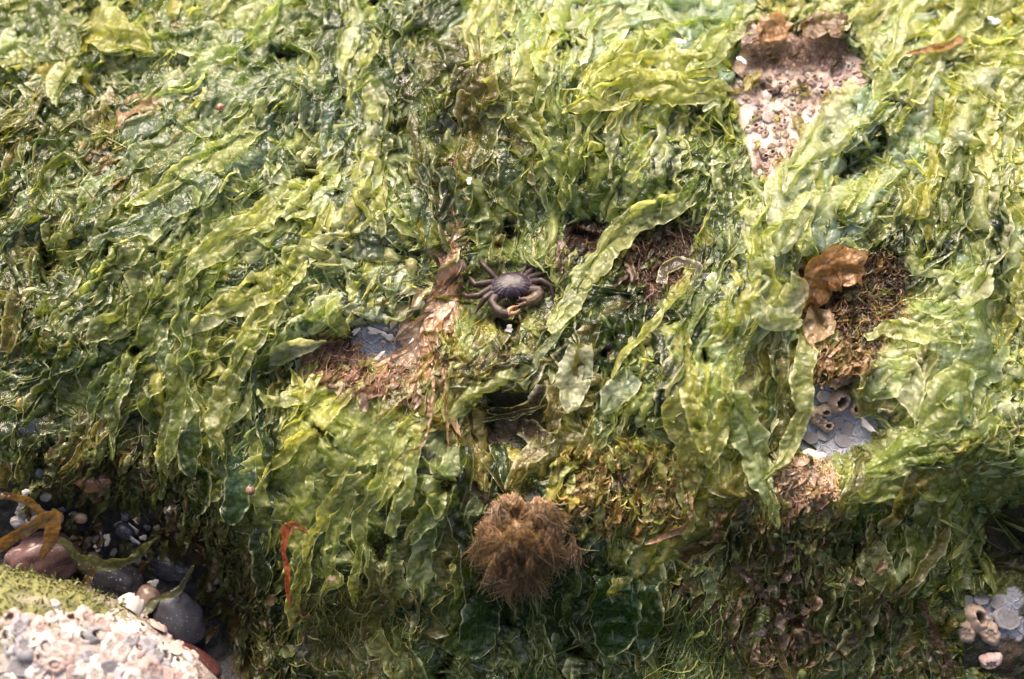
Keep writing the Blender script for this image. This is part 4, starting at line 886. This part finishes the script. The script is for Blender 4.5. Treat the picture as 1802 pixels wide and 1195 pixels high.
# ------------------------------------------------------------------ the crab: one body mesh, two eyes
def crab():
    V, F = [], []
    def add(v, f):
        o = len(V); V.extend(v); F.extend([tuple(o + k for k in q) for q in f])
    # carapace and belly: rings from the middle of the back out over the rim and under
    ns = 72; th = [2 * math.pi * j / ns for j in range(ns)]
    def outline(a):
        c, s = math.cos(a), math.sin(a)
        x = 33 * math.copysign(abs(c) ** .72, c)
        y = (24 if s > 0 else 21) * math.copysign(abs(s) ** .80, s)
        if s > 0: x *= 1 - .26 * s ** 1.5                  # narrower behind
        if s < .1 and abs(c) > .35:                        # teeth along the front sides
            k = 1 + .10 * abs(math.sin(a * 9.0)); x *= k; y *= k
        if s < -.5 and abs(c) <= .35: y *= 1 + .07 * math.cos(a * 18)
        return x, y
    rings = [(.02, 12.5), (.2, 12.3), (.42, 11.6), (.62, 10.0), (.8, 7.2), (.92, 4.0), (1.0, .8), (.97, -1.2), (.86, -5), (.72, -10), (.4, -12), (.02, -12)]
    v = []
    for k, (q, z) in enumerate(rings):
        for a in th:
            x, y = outline(a)
            lump = .35 * math.cos(x * q * .45 + 1) * math.cos(y * q * .4) if 3 < z < 12 else 0
            v.append((x * q, y * q, z + lump))
    f = [(k * ns + j, k * ns + (j + 1) % ns, (k + 1) * ns + (j + 1) % ns, (k + 1) * ns + j) for k in range(len(rings) - 1) for j in range(ns)]
    f.append(tuple(range(ns - 1, -1, -1))); f.append(tuple((len(rings) - 1) * ns + j for j in range(ns)))
    add(v, f)
    def limb(pts, rads, flat=.8, m=12):
        pts = [Vector(p) for p in pts]; v, f, rows = [], [], []
        for i in range(len(pts) - 1):                        # each segment swells in its middle, pinches at the joints
            for t in ((0, .25, .5, .75) if i < len(pts) - 2 else (0, .2, .4, .6, .8, .95, 1.0)):
                p = pts[i].lerp(pts[i + 1], t); r0 = rads[i] * (1 - t) + rads[i + 1] * t
                sw = 1 + .18 * math.sin(math.pi * t) if i < len(pts) - 2 else 1
                rows.append((p, r0 * sw, (pts[i + 1] - pts[i]).normalized() if t else ((pts[i + 1] - pts[i]).normalized() + ((pts[i] - pts[i - 1]).normalized() if i else Vector())).normalized()))
        for p, rr, d in rows:
            a = d.cross(Vector((0, 0, 1)));  a = a.normalized() if a.length > .05 else Vector((1, 0, 0)); b = a.cross(d).normalized()
            for j in range(m):
                q = 2 * math.pi * j / m; v.append(tuple(p + a * (1.3 * rr * flat * math.cos(q)) + b * (1.3 * rr * math.sin(q))))
        for i in range(len(rows) - 1):
            for j in range(m): f.append((i * m + j, i * m + (j + 1) % m, (i + 1) * m + (j + 1) % m, (i + 1) * m + j))
        f.append(tuple(range(m - 1, -1, -1))); f.append(tuple((len(rows) - 1) * m + j for j in range(m)))
        add(v, f)
    limb([(16, 16, -3), (31, 35, 4), (44, 46, 1), (51, 60, -12)], [4.2, 3.8, 2.7, .9])
    limb([(22, 14, -3), (41, 26, 5), (56, 31, 1), (72, 42, -13)], [4.4, 4.0, 2.8, .9])
    limb([(26, 9, -3), (49, 13, 6), (66, 18, 1), (82, 30, -14)], [4.8, 4.4, 2.9, .9])
    limb([(26, 2, -4), (46, 0, 7), (60, -10, 3), (62, -25, -7), (53, -36, -15)], [5, 4.4, 3.2, 2.4, .8])
    limb([(-22, 18, -3), (-37, 38, 4), (-43, 50, 0), (-48, 58, -10)], [4.2, 3.6, 2.4, .8])
    limb([(-24, 12, -3), (-55, 7, 6), (-61, 20, 3), (-65, 33, -10)], [4.8, 4.4, 2.7, .8])
    limb([(-26, 4, -3), (-52, -13, 6), (-68, -10, 2), (-76, -2, -2), (-70, 6, -9)], [5, 4.6, 3.4, 2.4, .8])
    limb([(-24, -4, -4), (-43, -18, 4), (-53, -27, -5), (-60, -33, -13)], [4.6, 4.0, 2.6, .8])
    # left claw: arm, wrist, palm, fixed finger and moving finger
    limb([(-22, -10, -5), (-33, -24, 1), (-27, -37, 1)], [5, 5.4, 5], .95)
    limb([(-29, -34, 1), (-19, -45, 0), (-8, -47, -1)], [4.8, 6.6, 5.6], .95)
    limb([(-10, -48, -1), (1, -46, -2), (9, -41, -3)], [3.6, 2.5, .7])
    limb([(-11, -44, 2), (-2, -38, 2), (8, -35, -1)], [3.4, 2.4, .7])
    # right claw folded across the front
    limb([(22, -9, -5), (41, -14, 2), (43, -24, 1)], [5.4, 6, 5.6], .95)
    limb([(43, -20, 1), (32, -29, 1), (20, -31, 0)], [5.6, 8.2, 6.6], .95)
    limb([(21, -33, -1), (11, -33, -2), (4, -30, -3)], [4.2, 2.8, .8])
    limb([(22, -28, 3), (12, -26, 2), (5, -27, -1)], [3.8, 2.6, .8])
    for sx in (-1, 1): limb([(sx * 9, -17, -1), (sx * 9.5, -21, .5), (sx * 10, -23, 1)], [2.0, 1.8, 1.6])     # eye stalks
    me = bpy.data.meshes.new('crab'); me.from_pydata(V, [], F); me.update()
    bm = bmesh.new(); bm.from_mesh(me); bmesh.ops.recalc_face_normals(bm, faces=bm.faces); bm.to_mesh(me); bm.free()
    tmp = bpy.data.objects.new('crab', me); sc.collection.objects.link(tmp)
    md = tmp.modifiers.new('weld', 'REMESH'); md.mode = 'VOXEL'; md.voxel_size = .62; md.use_smooth_shade = True
    sm = tmp.modifiers.new('soft', 'SMOOTH'); sm.iterations = 3; sm.factor = .5
    ev = tmp.evaluated_get(bpy.context.evaluated_depsgraph_get()).to_mesh()
    n = len(ev.vertices); co = np.empty(n * 3, np.float32); ev.vertices.foreach_get('co', co); co = co.reshape(-1, 3)
    fs = [tuple(p.vertices) for p in ev.polygons]
    bpy.data.objects.remove(tmp)
    x, y, z = co.T.astype(float)
    body = (np.abs(x / 34.5) ** 2.4 + np.abs(y / np.where(y > 0, 25.5, 23)) ** 2.4 < 1) & (z > -.5)
    col = np.tile(np.array([.034, .02, .016]), (n, 1))
    col *= (1 + .45 * perlin(x / 6, y / 6, z / 6))[:, None]
    edge = np.clip((np.sqrt((x / 33) ** 2 + (y / 23) ** 2) - .78) / .2, 0, 1)[:, None]
    cara = np.array([.026, .015, .026]) * (1 - edge) + np.array([.04, .025, .022]) * edge
    cara = .7 * cara * np.array([1.0, .85, 1.15]) * (1 + .6 * perlin(x / 5, y / 5, 4.0))[:, None]
    col = np.where(body[:, None], cara, col)
    under = (z < -.5) & (np.abs(x) < 30) & (np.abs(y) < 22)
    col = np.where(under[:, None], np.array([.022, .017, .014]), col)
    tip = ((x > -10) & (x < 12) & (y < -33))[:, None]
    col = np.where(tip, np.array([.30, .16, .085]), col)
    olive = ((x > 12) & (x < 44) & (y < -20))[:, None]
    col = np.where(olive, np.array([.07, .046, .024]) * (1 + .5 * perlin(x / 4, y / 4, z / 4))[:, None], col)
    m2 = bpy.data.meshes.new('crab'); m2.from_pydata((co * PXM * 1.16).tolist(), [], fs); m2.update()
    m2.polygons.foreach_set('use_smooth', np.ones(len(fs), bool))
    a = m2.color_attributes.new('Col', 'FLOAT_COLOR', 'POINT'); c4 = np.ones((n, 4), np.float32); c4[:, :3] = np.clip(col, .01, .8); a.data.foreach_set('color', c4.ravel())
    m2.materials.append(M_crab)
    o = link('crab', m2, label='small dark purplish brown shore crab sitting on the weed, claws folded in front', category='crab')
    a8 = math.radians(7); tl = math.radians(27)
    X = R_ * math.cos(a8) + U_ * math.sin(a8); Z = N_ * math.cos(tl) + U_ * math.sin(tl); Z = Z - X * (Z @ X); Z /= np.linalg.norm(Z); Y = np.cross(Z, X)
    o.matrix_world = mat4(X, Y, Z, P(np.float64(900), np.float64(505), 36 * PXM))
    ev_, ef_ = sphere(2)
    for sx in (-1, 1):
        e = link('eye', np_mesh('eye', (ev_ * np.array([2.3, 2.0, 2.3]) + np.array([sx * 10, -23.6, 1.4])) * PXM * 1.16, ef_, M_eye, np.tile([.012, .012, .014], (len(ev_), 1))), parent=o)
crab()
